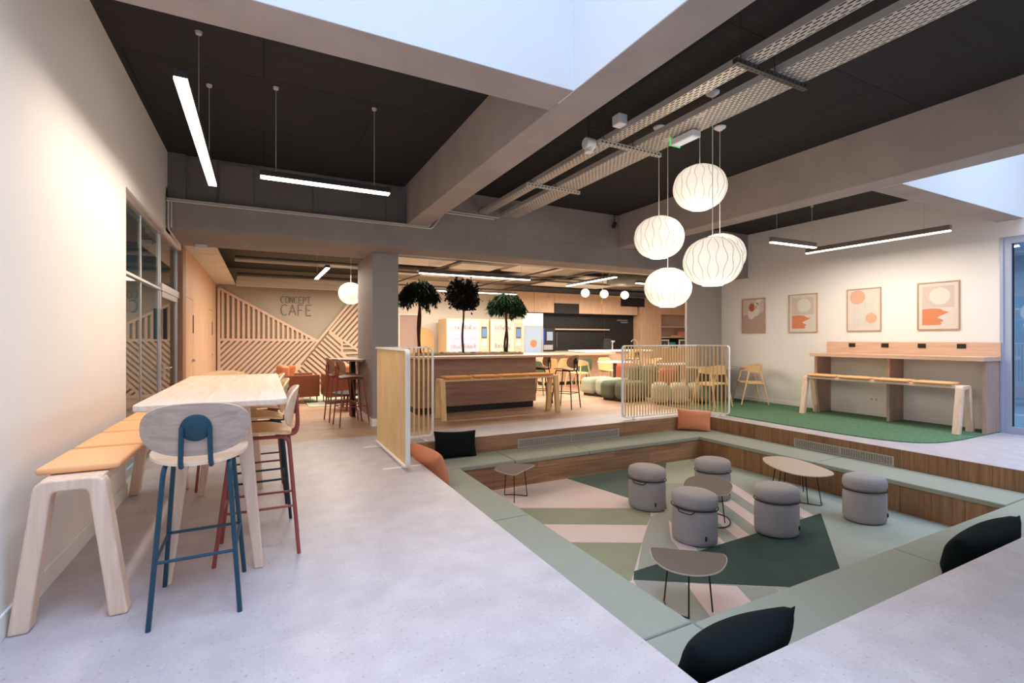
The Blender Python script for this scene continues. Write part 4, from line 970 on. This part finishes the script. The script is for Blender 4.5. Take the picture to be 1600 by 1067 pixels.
# prints: local frame x = along the wall to the right, z up
M['p_paper'] = plain('warm_paper', (238, 228, 216), .7, var=.01); M['p_blush'] = plain('blush_print', (226, 206, 194), .8, var=.03, scale=14)
M['p_orange'] = plain('orange_print', (232, 148, 104), .8, var=.05, scale=10); M['p_cream'] = plain('cream_print', (238, 232, 220), .8, var=.02)
M['p_rust'] = plain('rust_print', (188, 110, 76), .8, var=.05); M['p_peach'] = plain('peach_print', (236, 186, 156), .8, var=.05); M['p_line'] = plain('grey_line_print', (196, 182, 172), .8)
M['p_mauve'] = plain('mauve_speckle_print', (198, 172, 158), .8, var=.25, scale=40); M['frame'] = wood('thin_oak_frame', (176, 140, 104), (200, 164, 126), 'z', .5)
M['pglass'] = glassmat('print_glass', (250, 250, 250), 0.0)
def print_(yc, w_, h_, z, kind, lab):
    t = thing('framed_print', lab, 'picture', (XR-.001, yc, z), -PI/2)
    # local x -> world -y (to the right), local -y -> into the room... rotation -90deg: x->-y, y->x
    f = MB(); fw = .014; d = -.024
    f.box((-w_/2, d, -h_/2), (w_/2, 0, -h_/2+fw)); f.box((-w_/2, d, h_/2-fw), (w_/2, 0, h_/2)); f.box((-w_/2, d, -h_/2), (-w_/2+fw, 0, h_/2)); f.box((w_/2-fw, d, -h_/2), (w_/2, 0, h_/2)); f.build('frame', 'frame', t)
    p = MB(); p.box((-w_/2+.01, -.010, -h_/2+.01), (w_/2-.01, -.002, h_/2-.01)); mnt = p.build('mount', 'p_paper' if kind else 'p_mauve', t)
    a = MB(); T = lambda k: XZ(-.0105-.0006*k)
    def poly(P, mi, k): a.cur = mi; a.prism([(x*w_, zz*h_) for x, zz in P], 0, .0006, T(k))
    def circ(cx, cz, r, mi, k, ry=None): a.cur = mi; a.prism([(cx*w_+r*math.cos(i*PI/18), cz*h_+(ry or r)*math.sin(i*PI/18)) for i in range(36)], 0, .0006, T(k))
    if kind == 2:
        poly([(-.38, -.04), (.38, -.04), (.38, .41), (-.38, .41)], 1, 0); poly([(-.38, -.41), (.38, -.41), (.38, -.04), (-.38, -.04)], 0, 0)
        circ(.04, .20, .135, 3, 1)
        poly([(-.38, -.40), (-.38, -.06), (-.12, -.05), (.04, -.06), (.14, -.11), (.27, -.14), (.14, -.185), (.02, -.22), (-.01, -.25), (.1, -.29), (.13, -.32), (.06, -.345), (.1, -.37), (.04, -.40)], 2, 2)
    elif kind == 1:
        poly([(-.33, -.40)]+[(.0+.33*math.cos(PI-i*PI/12), .12+.22*math.sin(PI-i*PI/12)) for i in range(13)]+[(.33, -.40)], 3, 0)
        for k in range(16): x = -.31+k*.041; top = .12+.21*math.sqrt(max(0, 1-(x/.33)**2)); poly([(x, -.40), (x+.006, -.40), (x+.006, top), (x, top)], 6, 1)
        circ(-.18, .30, .125, 5, 2); circ(.22, -.20, .09, 5, 2)
    else:
        poly([(-.45, .0), (-.2, .06), (.1, -.02), (.45, .12), (.45, .46), (-.45, .46)], 1, 0)
        circ(.12, .18, .075, 3, 1, .15); circ(-.08, .05, .085, 3, 2, .11); circ(-.06, .24, .07, 4, 3, .09); poly([(.2, .46), (.42, .46), (.2, .3), (.08, .4)], 3, 1); circ(.1, .25, .04, 5, 4)
    a.build('print', ['p_paper', 'p_blush', 'p_orange', 'p_cream', 'p_rust', 'p_peach', 'p_line'], mnt)
    g_ = MB(); g_.box((-w_/2+.012, -.020, -h_/2+.012), (w_/2-.012, -.018, h_/2-.012)); g_.build('glazing', 'pglass', t)
print_(6.96, .56, .76, 1.86, 0, 'framed print with cream and rust pebble shapes, leftmost')
print_(5.875, .57, .76, 1.865, 2, 'framed print with pale sun over orange strokes, second from the left')
print_(4.785, .55, .76, 1.875, 1, 'framed print with two peach discs and fine grey arch lines')
print_(3.72, .54, .76, 1.88, 2, 'framed print with pale sun over orange strokes, nearest the glass door')
# ================================================================ PLANTER ISLAND
t = thing('planter_island', 'brown oak island counter with black plinth and planter trough', 'counter', (3.65, 8.95, 0))
b = MB(); b.box((-1.22, -.52, 0), (1.16, .55, .12)); b.build('plinth', 'kick', t)
b = MB(); b.box((-1.25, -.56, .12), (1.20, .60, 1.00)); b.build('body', 'mdf', t, bevel=.002)
b = MB(); b.box((-1.30, -.80, 1.00), (1.75, .62, 1.04)); b.build('worktop', 'desk', t, bevel=.003)
b = MB(); b.box((-1.20, -.22, 1.04), (1.10, -.19, 1.085)); b.box((-1.20, .25, 1.04), (1.10, .28, 1.085)); b.box((-1.20, -.22, 1.04), (-1.17, .28, 1.085)); b.box((1.07, -.22, 1.04), (1.10, .28, 1.085)); b.build('trough', 'deskleg', t)
b = MB(); rnd = random.Random(3); N = 60
vs = []; fs = []
for j in range(9):
    for i in range(N+1): vs.append((-1.165+i*2.23/N, -.185+j*.43/8, 1.06+.035*abs(math.sin(i*.55+j)*math.cos(i*.21-j*.7))+rnd.uniform(0, .012)))
for j in range(8):
    for i in range(N): a = j*(N+1)+i; fs.append((a, a+1, a+N+2, a+N+1))
b.add(vs, fs); b.build('moss', 'moss', t, smooth=True, angle=3); 
def tree(x, h0, zc, rx, rz, leafm, kind, lab, n=1500, seed=1):
    t = thing('indoor_tree', lab, 'tree', (x, 8.98, 1.06), 0); rnd = random.Random(seed); z0 = 1.06
    for s in range(2 if kind != 2 else 1):
        b = MB(); P = []; 
        for k in range(12):
            f = k/11; P.append((.018*math.sin(f*9+s*2+seed)+(.02 if s else -.02)*(1-f if kind != 2 else 0), .018*math.cos(f*8+s*3), f*(zc-z0+.1)))
        b.tube(P, [.026*(1-.4*k/11) for k in range(12)], 8); b.build('trunk', 'bark', t, smooth=True)
    tw = MB(); b = MB(); vs = []; fs = []; zt = zc-z0
    def leaf(p, d, L, W):
        d.normalize(); s = d.cross(Vector((rnd.gauss(0, .5), rnd.gauss(0, .5), 1))).normalized()*W; u = d.cross(s).normalized()*.008; i = len(vs)
        vs.extend([tuple(p), tuple(p+d*L*.45+s+u), tuple(p+d*L), tuple(p+d*L*.45-s+u)]); fs.extend([(i, i+1, i+2), (i, i+2, i+3)])
    for k in range(70 if kind != 2 else 60):
        a = rnd.uniform(0, 2*PI); r = rnd.uniform(.15, 1)**.6
        if kind != 2:
            top = Vector((math.cos(a)*rx*r*.85, math.sin(a)*rx*r*.85, zt+rz*(.75-.7*r*r)+rnd.uniform(-.05, .1)*rz))
            tw.tube(fillet([(0, 0, zt-rz*.9), (top.x*.4, top.y*.4, zt), tuple(top)], .1, 3), .004, 5)
            drop = rnd.uniform(.5, 1.25)*rz*(.6+.6*r); m_ = int(n/70)
            out = Vector((math.cos(a), math.sin(a), 0))
            for q in range(m_):
                f = q/m_; p = top+out*(.10*f+rnd.gauss(0, .02))*1.0+Vector((rnd.gauss(0, .025), rnd.gauss(0, .025), -drop*f+rnd.gauss(0, .02)))
                leaf(p, out*rnd.uniform(.1, .5)+Vector((rnd.gauss(0, .35), rnd.gauss(0, .35), rnd.uniform(-1.4, -.3))), rnd.uniform(.08, .14), .014)
        else:
            el = rnd.uniform(-.9, .95); c_ = Vector((math.cos(a)*rx*.8*math.sqrt(1-el*el*.6), math.sin(a)*rx*.8*math.sqrt(1-el*el*.6), zt+rz*.8*el))
            tw.tube([(0, 0, zt-rz*.9), tuple(c_)], .004, 5)
            for q in range(int(n/60)):
                p = c_+Vector((rnd.gauss(0, .04), rnd.gauss(0, .04), rnd.gauss(0, .045))); leaf(p, p-Vector((0, 0, zt))+Vector((rnd.gauss(0, .15), rnd.gauss(0, .15), rnd.gauss(0, .15))), rnd.uniform(.05, .08), .03)
    tw.build('branches', 'bark', t)
    b.add(vs, fs); b.build('foliage', leafm, t)
tree(2.63, 0, 2.27, .31, .25, 'leaf1', 1, 'indoor tree with drooping dark narrow leaves, left one on the planter island', 3600, 1)
tree(3.52, 0, 2.24, .29, .28, 'leaf2', 2, 'indoor tree with round dark purplish leaves, middle one on the planter island', 3600, 2)
tree(4.48, 0, 2.12, .33, .25, 'leaf3', 1, 'indoor tree with green weeping crown, right one on the planter island', 3600, 3)
i1 = bar_stool('brown plywood bar stool with black frame at the right end of the planter island, nearer', 'plybrown', 'plybrown', 'blackmetal', 'black framed stools at the island')
i1.location = (5.30, 8.00, 0); i1.rotation_euler = (0, 0, math.radians(27))
dup(i1, (5.12, 8.72, 0), math.radians(40), 'brown plywood bar stool with black frame at the right end of the planter island, farther', 'black framed stools at the island')
# ================================================================ VENDING AND KITCHEN
def vending(x0, x1, y, h, lab, lit, side=True, panelc='desk'):
    t = thing('vending_machine', lab, 'vending machine', ((x0+x1)/2, y, 0)); W = (x1-x0)/2
    b = MB(); b.box((-W, 0, 0), (W, .75, h)); b.build('cabinet', plain('machine_cabinet_beige', (222, 196, 160), .5), t, bevel=.01)
    gx = W-.34 if side else W-.06
    b = MB(); b.box((-W+.05, -.012, .35), (gx, .0, h-.08)); b.build('window_frame', 'skirting', t)
    b = MB(); b.box((-W+.08, -.016, .40), (gx-.03, -.012, h-.12)); b.build('lit_window', emit('lit_cabinet_interior_'+str(round(x0, 1)), lit, .42), t)
    s_ = MB(); pr = MB(); rnd = random.Random(int(x0*10))
    for k in range(5):
        z = .55+k*.27; s_.box((-W+.08, -.020, z), (gx-.03, -.016, z+.012))
        if k in (2, 4):
            x = -W+.14
            while x < gx-.1:
                ww = rnd.uniform(.025, .05); hh = rnd.uniform(.05, .13); pr.cur = rnd.randint(0, 2); pr.box((x, -.024, z+.012), (x+ww, -.017, z+.012+hh)); x += ww+rnd.uniform(.005, .03)
    s_.build('shelves', 'alu', t); pr.build('products', ['greyfab', 'slatback', 'alu'], t)
    if side:
        b = MB(); b.box((W-.30, -.014, .45), (W-.03, 0, h-.10)); b.build('control_panel', 'desk', t, bevel=.006)
        b = MB(); b.box((W-.25, -.02, 1.38), (W-.08, -.014, 1.72)); dsp = b.build('display', 'galvdk', t); b = MB(); b.box((W-.235, -.022, 1.42), (W-.095, -.02, 1.66)); b.build('display_glow', emit('blue_display', (120, 160, 200), .5), dsp)
        b = MB(); b.box((W-.24, -.022, 1.16), (W-.17, -.014, 1.24)); b.box((W-.15, -.022, 1.16), (W-.09, -.014, 1.24)); b.box((W-.2, -.022, 1.27), (W-.12, -.014, 1.31)); b.build('buttons', 'whitemetal', t)
    return t
vending(4.60, 5.92, 13.0, 1.94, 'vending machine with bluish lit window behind the middle tree', (226, 226, 250))
vending(5.97, 7.06, 13.0, 1.95, 'vending machine with warm lit window behind the right tree', (250, 244, 216))
t = thing('glass_fridge', 'glass door fridge with orange emblem and lit header', 'fridge', (7.42, 13.0, 0))
b = MB(); b.box((-.36, 0, 0), (.36, .7, 2.16)); b.build('cabinet', 'whitemetal', t, bevel=.01)
b = MB(); b.box((-.34, -.02, .20), (.34, 0, 1.78)); dfr = b.build('door_frame', 'alu', t, bevel=.006)
b = MB(); b.box((-.29, -.024, .26), (.27, -.018, 1.73)); b.build('door_glass', emit('fridge_blue_glow', (190, 208, 224), .55), dfr)
b = MB(); b.prism([(.13*math.cos(k*2*PI/8+.2), 1.22+.13*math.sin(k*2*PI/8+.2)) for k in range(8)], 0, .003, XZ(-.024)); b.build('emblem', plain('orange_emblem', (238, 120, 90), .6), dfr)
b = MB(); b.box((-.18, -.01, 1.90), (.18, 0, 2.06)); b.build('lit_header', emit('fridge_header', (255, 250, 240), .6), t)
b = MB(); b.tube([(.30, -.03, .7), (.30, -.05, .72), (.30, -.05, 1.3), (.30, -.03, 1.32)], .01, 8); b.build('handle', 'alu', dfr)
b = MB(); b.prism([(4.10, 0), (4.10, 1.35)]+[(4.10+.42*math.sin(k*PI/16), 1.35+.36*math.cos(k*PI/16)-.0) for k in range(9)]+[(4.52, 0)], 0, .05, XZ(13.9)); 
tag(b.build('arch_panel', plain('ochre_arch', (214, 178, 126), .8), bevel=.004), 'ochre arch shaped panel on the cream wall left of the vending machines', 'panel')
t = thing('exit_sign', 'small green and white exit sign on the cream wall above the pinkish door', 'sign', (3.42, 13.95, 2.34))
b = MB(); b.box((-.06, 0, -.08), (.42, .04, .08)); b.build('panel', 'whitemetal', t); b = MB(); b.box((0, -.004, -.055), (.14, 0, .055)); b.box((.20, -.004, -.03), (.36, 0, .03)); b.build('symbol', plain('exit_green', (40, 130, 96), .6), t)
# kitchen wall units
t = thing('kitchen_cabinets', 'run of blond wood wall cabinets with two black niches', 'cabinet', (9.8, 13.25, 2.2))
xs = [-2.2, -1.46, -.48, .85, 1.4, 2.49]
for i, (x0, x1, z0, z1) in enumerate([(-2.2, -1.46, 0, .66), (-1.46, -.48, .32, .66), (-.48, .42, 0, .66), (.42, 1.4, 0, .66), (1.4, 2.04, 0, .66), (-3.0, -2.2, 0, .66)]):
    b = MB(); b.box((x0+.004, 0, z0+.003), (x1-.004, .4, z1)); b.build('cabinet_door', 'woodwall', t, bevel=.003)
b = MB(); b.box((-1.46, .02, 0), (-.48, .4, .32)); b.build('black_niche', 'black', t)
b = MB(); b.box((1.27, -.045, .30), (2.32, .02, .61)); b.build('black_niche', 'black', t)
b = MB(); b.box((-3.0, .02, -.012), (2.03, .4, 0)); b.build('underside', 'black', t)
b = MB(); b.box((7.8, 13.60, .95), (12.0, 13.66, 2.24)); tag(b.build('splashback', 'black'), 'matt black splashback panel of the kitchen wall', 'panel')
b = MB(); b.box((8.5, 13.45, 1.66), (10.75, 13.60, 1.70)); tag(b.build('slim_shelf', 'deskx' if False else 'desk', bevel=.003), 'slim wooden shelf on the black splashback', 'shelf')
t = thing('lettering', 'small white lettering at the upper right of the black splashback', 'sign', (11.15, 13.597, 2.0))
b = MB(); rnd = random.Random(5)
for r, n in ((0, 11), (-.075, 7)):
    for k in range(n):
        x = .5-.045*k; z = r
        b.box((x, -.003, z), (x+.006, 0, z+.045)); b.box((x, -.003, z+(.04 if k % 2 else .02)), (x+.028, 0, z+(.046 if k % 2 else .026)))
b.build('letters', 'whitemetal', t)
t = thing('kitchen_counter', 'oak fronted kitchen counter along the black splashback', 'counter', (9.9, 13.25, 0))
b = MB(); b.box((-2.0, .02, .1), (1.75, .35, .93)); b.build('fronts', 'desk', t); b = MB(); b.box((-2.05, -.02, .93), (1.78, .35, .97)); b.build('worktop', 'deskleg', t); b = MB(); b.box((-2.0, .06, 0), (1.75, .35, .1)); b.build('plinth', 'kick', t)
t = thing('peninsula_counter', 'peninsula counter with white top and rosy wood front', 'counter', (9.35, 12.0, 0))
b = MB(); b.box((-2.1, 0, .1), (1.9, .8, .94)); b.build('front', 'desk', t); b = MB(); b.box((-.75, -.06, .96), (1.95, .84, 1.01)); b.build('white_worktop', 'skirting', t, bevel=.004)
b = MB(); b.box((-2.15, -.35, .88), (.2, .0, .95)); b.build('breakfast_ledge', 'desk', t, bevel=.004); b = MB(); b.box((-2.1, .03, 0), (1.9, .8, .1)); b.build('plinth', 'kick', t)
t = thing('coffee_machine', 'tall black coffee machine with blue side and display', 'coffee machine', (8.05, 13.26, .97))
b = MB(); b.box((-.24, -.06, 0), (.30, .28, .74)); b.build('body', 'black', t, bevel=.02)
b = MB(); b.box((-.245, -.075, .22), (-.12, -.05, .72)); b.build('blue_panel', emit('blue_backlit_panel', (30, 90, 200), .8), t)
b = MB(); b.box((-.02, -.07, .34), (.20, -.058, .62)); b.build('display', emit('machine_display', (190, 205, 225), .4), t); b = MB(); b.box((-.14, -.07, .04), (.2, -.06, .2)); b.build('cup_tray', 'alu', t)
b = MB(); b.tube([(.36, -.05, .1), (.36, -.05, .6)], .02, 8); b.build('cup_column', 'galvdk', t)
t = thing('coffee_maker', 'small black coffee maker with steel top on the counter', 'coffee machine', (9.95, 12.6, 1.01))
b = MB(); b.box((-.18, -.1, 0), (.10, .15, .36)); b.build('body', 'black', t, bevel=.02); b = MB(); b.lathe([(.03, 0), (.03, .22), (.09, .26), (.09, .30)], 16, c=(.22, 0, 0)); b.build('spout', 'alu', t, smooth=True)
t = thing('kitchen_tap', 'arched chrome tap on the white peninsula top', 'tap', (11.0, 12.45, 1.01))
b = MB(); b.tube([(.1, 0, 0), (.1, 0, .22)]+[(.1-.13*(1-math.cos(a*PI/10)), 0, .22+.11*math.sin(a*PI/10)) for a in range(1, 10)], .011, 8); b.build('spout', 'alu', t, smooth=True); b = MB(); b.tube([(.1, 0, .05), (.18, -.0, .08)], .008, 6); b.build('lever', 'alu', t)
b = MB(); b.tube([(10.62, 13.58, 1.0), (10.62, 13.58, 2.1)], .004, 5); tag(b.build('thin_rod', 'galvdk'), 'thin vertical rod in front of the black splashback', 'rod')
t = thing('tall_cabinet', 'tall blond wood cabinet with open shelf unit at the kitchen end', 'cabinet', (13.4, 13.22, 0))
b = MB(); b.box((-1.45, 0, 0), (-.50, .6, 2.86)); b.build('tall_door', 'woodwall', t, bevel=.003)
b = MB(); b.box((-.50, 0, 2.26), (1.2, .6, 2.86)); b.build('top_door', 'woodwall', t, bevel=.003); b = MB(); b.box((-.50, 0, 0), (1.2, .6, 1.02)); b.build('base_door', 'woodwall', t, bevel=.003)
b = MB(); b.box((-.50, .5, 1.02), (1.2, .6, 2.26)); b.build('back_panel', 'desk', t); b = MB(); b.box((-.5, 0, 1.02), (-.47, .6, 2.26)); b.build('side_panel', 'woodwall', t)
for z in (1.40, 1.79): b = MB(); b.box((-.5, .01, z), (1.2, .5, z+.035)); b.build('shelf', 'desk', t)
b = MB(); b.box((-.47, .45, 1.02), (1.2, .5, 1.40)); b.build('dark_backing', 'black', t)
for i, (x, z, c, w_, h_, nm, lab) in enumerate([(13.9, 1.435, 'orange', .30, .06, 'box', 'flat orange box on the upper open shelf'), (13.78, 1.50, 'terra', .25, .20, 'box', 'terracotta box stacked on the open shelf')]):
    if i == 1: z = 1.435; x = 14.2
    b = MB(); b.box((x-w_/2, 13.32, z), (x+w_/2, 13.57, z+h_)); tag(b.build(nm, c, bevel=.004), lab, 'box')
for x, lab in ((13.18, 'left white framed photo on the low open shelf'), (14.12, 'right white framed photo on the low open shelf')):
    t = thing('photo_frame', lab, 'picture', (x, 13.30, 1.021)); b = MB(); b.box((-.22, 0, 0), (.22, .02, .32)); b.build('frame', 'whitemetal', t, bevel=.004); b = MB(); b.box((-.16, -.004, .06), (.16, 0, .27)); b.build('picture', 'galvdk', t)
    b = MB(); b.prism([(-.09, .08), (.0, .18), (.09, .08)], 0, .002, XZ(-.004)); b.build('motif', 'greyfab', t)
b = MB(); b.box((13.45, 13.35, 1.021), (13.78, 13.45, 1.24)); tag(b.build('box', plain('turquoise_box', (70, 150, 150), .6), bevel=.004), 'small turquoise box between the two framed photos', 'box')
# globe chandelier
t = thing('globe_chandelier', 'brass chandelier with three lit glass globes', 'lamp', (7.55, 9.6, 2.44))
b = MB(); b.tube([(-.62, 0, 0), (.6, 0, -.02)], .008, 6); b.tube([(-.1, 0, 0), (-.1, 0, .66)], .008, 6); b.tube([(-.1, 0, 0), (-.18, -.05, -.22), (-.26, -.05, -.3)], .006, 6); b.tube([(-.1, 0, 0), (-.05, .05, -.18), (-.2, .02, -.26)], .006, 6); b.lathe([(.03, -.03), (.04, 0), (.03, .03)], 12, c=(-.1, 0, 0)); b.build('arms', 'brass', t)
for x in (-.62, -.05, .6):
    b = MB(); b.lathe([(.1*math.sin(k*PI/12)+.0005, -.1*math.cos(k*PI/12)) for k in range(13)], 20, c=(x, 0, .03)); b.build('globe', emit('globe_glow', (255, 236, 206), 5), t, smooth=True, angle=3)
# ================================================================ CHAIRS AND TABLES OF THE CAFE
def shell_chair(lab, mat, grp, hback=.80, seat=.45, legm='yellowash'):
    t = thing('shell_chair', lab, 'chair', (0, 0, 0), 0, grp)
    m_ = plate(sellipse(.23, .22, 3.5), .012, lambda x, z: .02*(x/.2)**2, Matrix.Rotation(PI/2, 4, 'X')); m_.build('seat', mat, t, smooth=True, loc=(0, 0, seat), angle=.8)
    ol = [(-.17, 0), (-.235, .16), (-.20, .34), (-.13, .40), (.13, .40), (.20, .34), (.235, .16), (.17, 0)]
    m_ = plate(smoothpoly(ol, 4), -.012, lambda x, z: .06*(x/.24)**2, Matrix.Translation((0, -.20, seat-.02)) @ Matrix.Rotation(math.radians(12), 4, 'X')); m_.build('backrest', mat, t, smooth=True, angle=.8)
    for sx in (-1, 1):
        for sy in (-1, 1):
            l = MB(); l.tube([(sx*.23, sy*.22, 0), (sx*.14, sy*.12, seat-.01)], [.012, .019], 8); l.build('leg', legm, t, smooth=True)
    return t
def armchair(lab, grp):
    t = thing('wooden_armchair', lab, 'chair', (0, 0, 0), 0, grp)
    b = MB(); b.prism(sellipse(.24, .22, 3.2), .435, .465); b.build('seat', 'yellowashx', t, bevel=.008)
    b = MB(); n = 18; vs = []; fs = []
    for k in range(n+1):
        a = math.radians(200+140*k/n*1.0) if False else math.radians(-205+230*k/n)
        a = math.radians(165+210*k/n)
        f = math.sin(PI*k/n)**.7; hz = .045+.14*f; z = .70+.03*f
        for r, zz in ((.27, z-hz/2), (.27, z+hz/2), (.25, z+hz/2), (.25, z-hz/2)): vs.append((r*1.02*math.cos(a), r*.98*math.sin(a)+.02, zz))
    for k in range(n):
        for j in range(4): fs.append((k*4+j, k*4+(j+1) % 4, (k+1)*4+(j+1) % 4, (k+1)*4+j))
    fs += [(3, 2, 1, 0), (n*4, n*4+1, n*4+2, n*4+3)]
    b.add(vs, fs); b.build('back_rail', 'yellowply', t, smooth=True, angle=.7)
    for sx in (-1, 1):
        l = MB(); l.tube([(sx*.29, .24, 0), (sx*.25, .07, .70)], [.013, .018], 8); l.build('front_leg', 'yellowash', t, smooth=True)
        l = MB(); l.tube([(sx*.25, -.30, 0), (sx*.20, -.16, .68)], [.013, .018], 8); l.build('rear_leg', 'yellowash', t, smooth=True)
        l = MB(); l.tube([(sx*.262, .11, .43), (sx*.225, -.20, .43)], .013, 8); l.build('side_rail', 'yellowash', t, smooth=True)
    return t
G = 'honey wooden armchairs in the café'
a1 = armchair('honey wooden armchair on the green rug, right of the right slatted screen', G); a1.location = (9.02, 6.72, .014); a1.rotation_euler = (0, 0, math.radians(55))
dup(a1, (8.02, 6.82, .014), math.radians(0), 'honey wooden armchair seen through the right slatted screen', G)
dup(a1, (7.55, 10.75, 0), math.radians(-75), 'honey wooden armchair left of the round white table near the planter island', G)
dup(a1, (9.75, 10.3, 0), math.radians(80), 'honey wooden armchair seen just left of the right slatted screen', G)
S = 'honey shell chairs in the café'
c1 = shell_chair('honey plywood shell chair directly behind the nearer island stool', 'yellowply', S); c1.location = (6.75, 11.15, 0); c1.rotation_euler = (0, 0, math.radians(5))
dup(c1, (7.40, 11.35, 0), math.radians(-4), 'honey plywood shell chair in front of the breakfast ledge, right of its twin', S)
dup(c1, (8.72, 10.95, 0), math.radians(175), 'honey plywood shell chair behind the round white table', S)
dup(c1, (6.05, 10.9, 0), math.radians(10), 'honey plywood shell chair partly hidden by the farther island stool', S)
K_ = 'green shell chairs in the café'
g1 = shell_chair('green shell chair at the right end of the planter island', 'green', K_, legm='green'); g1.location = (6.0, 10.2, 0); g1.rotation_euler = (0, 0, math.radians(-60))
dup(g1, (8.12, 11.4, 0), math.radians(-20), 'green shell chair left of the round white table in front of the peninsula', K_)
q1 = bar_stool('honey oval backed bar stool at the white peninsula top', 'yellowply', 'yellowply', 'galvdk'); q1.location = (10.05, 11.45, 0); q1.rotation_euler = (0, 0, math.radians(-10))
t = thing('round_table', 'round white café table on a grey pedestal', 'table', (8.45, 10.35, 0))
b = MB(); b.lathe([(.001, .725), (.46, .725), (.47, .735), (.46, .745), (.001, .745)], 36); b.build('tabletop', 'skirting', t, smooth=True, angle=.6); b = MB(); b.lathe([(.05, .01), (.05, .725)], 16); b.build('pedestal', 'galvdk', t, smooth=True); b = MB(); b.lathe([(.24, 0), (.24, .012)], 24); b.build('foot_plate', 'galvdk', t)
t = thing('dining_table', 'grey topped table on a slab pedestal against the grey pier', 'table', (8.72, 7.30, .014))
b = MB(); b.prism(rrect(-.62, -.38, .62, .38, .18), .715, .735); b.build('tabletop', 'pier', t, bevel=.004); b = MB(); b.box((-.05, -.22, 0), (.07, .22, .715)); b.build('pedestal', 'galvdk', t)
t = thing('dining_table', 'grey topped table seen through the right slatted screen', 'table', (9.3, 8.9, 0))
b = MB(); b.prism(rrect(-.6, -.38, .6, .38, .18), .715, .735); b.build('tabletop', 'pier', t, bevel=.004); b = MB(); b.lathe([(.05, .0), (.05, .715)], 14); b.build('pedestal', 'galvdk', t)
# modular sofa
def sofa_block(name, lab, mat, loc, rz, sx, sy, sz, z0=.05, seams=1):
    t = thing(name, lab, 'sofa module', (loc[0], loc[1], 0), rz, 'pieces of the modular café sofa'); b = MB()
    n = seams+1
    for k in range(n):
        x0 = -sx/2+k*sx/n; b2 = MB(); b2.box((x0+.003, -sy/2, z0), (x0+sx/n-.003, sy/2, sz)); b2.build('cushion', mat, t, bevel=.11, seg=6)
    if z0 < .1: b.box((-sx/2+.08, -sy/2+.08, 0), (sx/2-.08, sy/2-.08, z0+.03)); b.build('plinth', 'kick', t)
    return t
sofa_block('sofa_module', 'pale green end seat of the modular sofa, left of the slatted screen', 'sofalt', (7.30, 9.30), math.radians(-80), .95, .82, .43)
sofa_block('sofa_module', 'olive green seat of the modular sofa beside the pale end seat', 'sofadk', (7.14, 8.42), math.radians(-78), .80, .82, .43)
sofa_block('sofa_module', 'pale green middle seat of the modular sofa behind the slatted screen', 'sofalt', (7.58, 7.52), math.radians(-42), .72, .70, .43)
sofa_block('sofa_module', 'pale green right seat of the modular sofa behind the slatted screen', 'sofalt', (8.16, 7.28), math.radians(-10), .30, .5, .43, seams=0)
sofa_block('sofa_module', 'rust coloured backrest of the modular sofa, left', 'cork', (8.2, 9.55), math.radians(-80), .62, .30, .74, .05)
sofa_block('sofa_module', 'olive backrest of the modular sofa between the rust ones', 'sofadk', (7.95, 8.75), math.radians(-70), .75, .30, .74, .05)
sofa_block('sofa_module', 'rust coloured backrest of the modular sofa, right', 'cork', (8.18, 8.15), math.radians(-50), .42, .26, .70, .05, 0)
# ================================================================ LOUNGE CORNER BEHIND THE HIGH TABLE
b = MB(); b.box((.80, 10.35, 0), (2.9, 13.2, .012)); tag(b.build('lounge_rug', 'rugpale'), 'pale green rug under the leather lounge seats', 'rug')
t = thing('leather_armchair', 'brown leather armchair with tan cushions left of the red stools', 'armchair', (.62, 11.35, 0), math.radians(-90+6))
# local +y faces the seat direction; the chair faces +x world
def arm(t, W, D, seats=1):
    b = MB(); b.box((-W/2, -D/2, .14), (-W/2+.05, D/2, .60)); b.box((W/2-.05, -D/2, .14), (W/2, D/2, .60)); b.box((-W/2, -D/2, .14), (W/2, -D/2+.05, .60)); b.box((-W/2, -D/2, .14), (W/2, D/2, .24)); b.build('shell', 'leather', t, bevel=.012)
    for k in range(seats):
        x0 = -W/2+.06+k*(W-.12)/seats; b = MB(); b.box((x0+.004, -D/2+.2, .24), (x0+(W-.12)/seats-.004, D/2-.01, .44)); b.build('seat_cushion', 'tan', t, bevel=.05, seg=4)
        b = MB(); b.box((x0+.02, -D/2+.05, .42), (x0+(W-.12)/seats-.02, -D/2+.23, .80)); b.build('back_cushion', 'tan', t, bevel=.06, seg=4)
    for sx in (-1, 1):
        for sy in (-1, 1): l = MB(); l.tube([(sx*(W/2-.05), sy*(D/2-.05), 0), (sx*(W/2-.05), sy*(D/2-.05), .15)], [.008, .014], 8); l.build('leg', 'blackmetal', t)
arm(t, .82, .80)
t = thing('leather_sofa', 'brown leather sofa behind the red framed stools', 'sofa', (1.75, 10.95, .012), math.radians(2)); arm(t, 1.25, .8, 1)
pillow(.50, .32, .14, 'tan', 'tan cushion on the leather sofa under the bar table', (1.62, 11.05, .66), (math.radians(80), 0, 0), .03)
pillow(.46, .40, .14, 'tan', 'tan cushion leaning in the leather armchair', (.50, 11.35, .62), (math.radians(70), 0, math.radians(-84)), .03)
t = thing('coffee_table', 'low dark coffee table with wooden legs behind the red framed stools', 'table', (1.52, 9.75, 0))
b = MB(); b.lathe([(.001, .30), (.36, .30), (.37, .315), (.36, .33), (.001, .33)], 28); b.build('tabletop', 'black', t, smooth=True, angle=.6)
for a in (0, 2.1, 4.2): l = MB(); l.tube([(.27*math.cos(a), .27*math.sin(a), 0), (.2*math.cos(a), .2*math.sin(a), .30)], .02, 8); l.build('leg', 'leather', t)
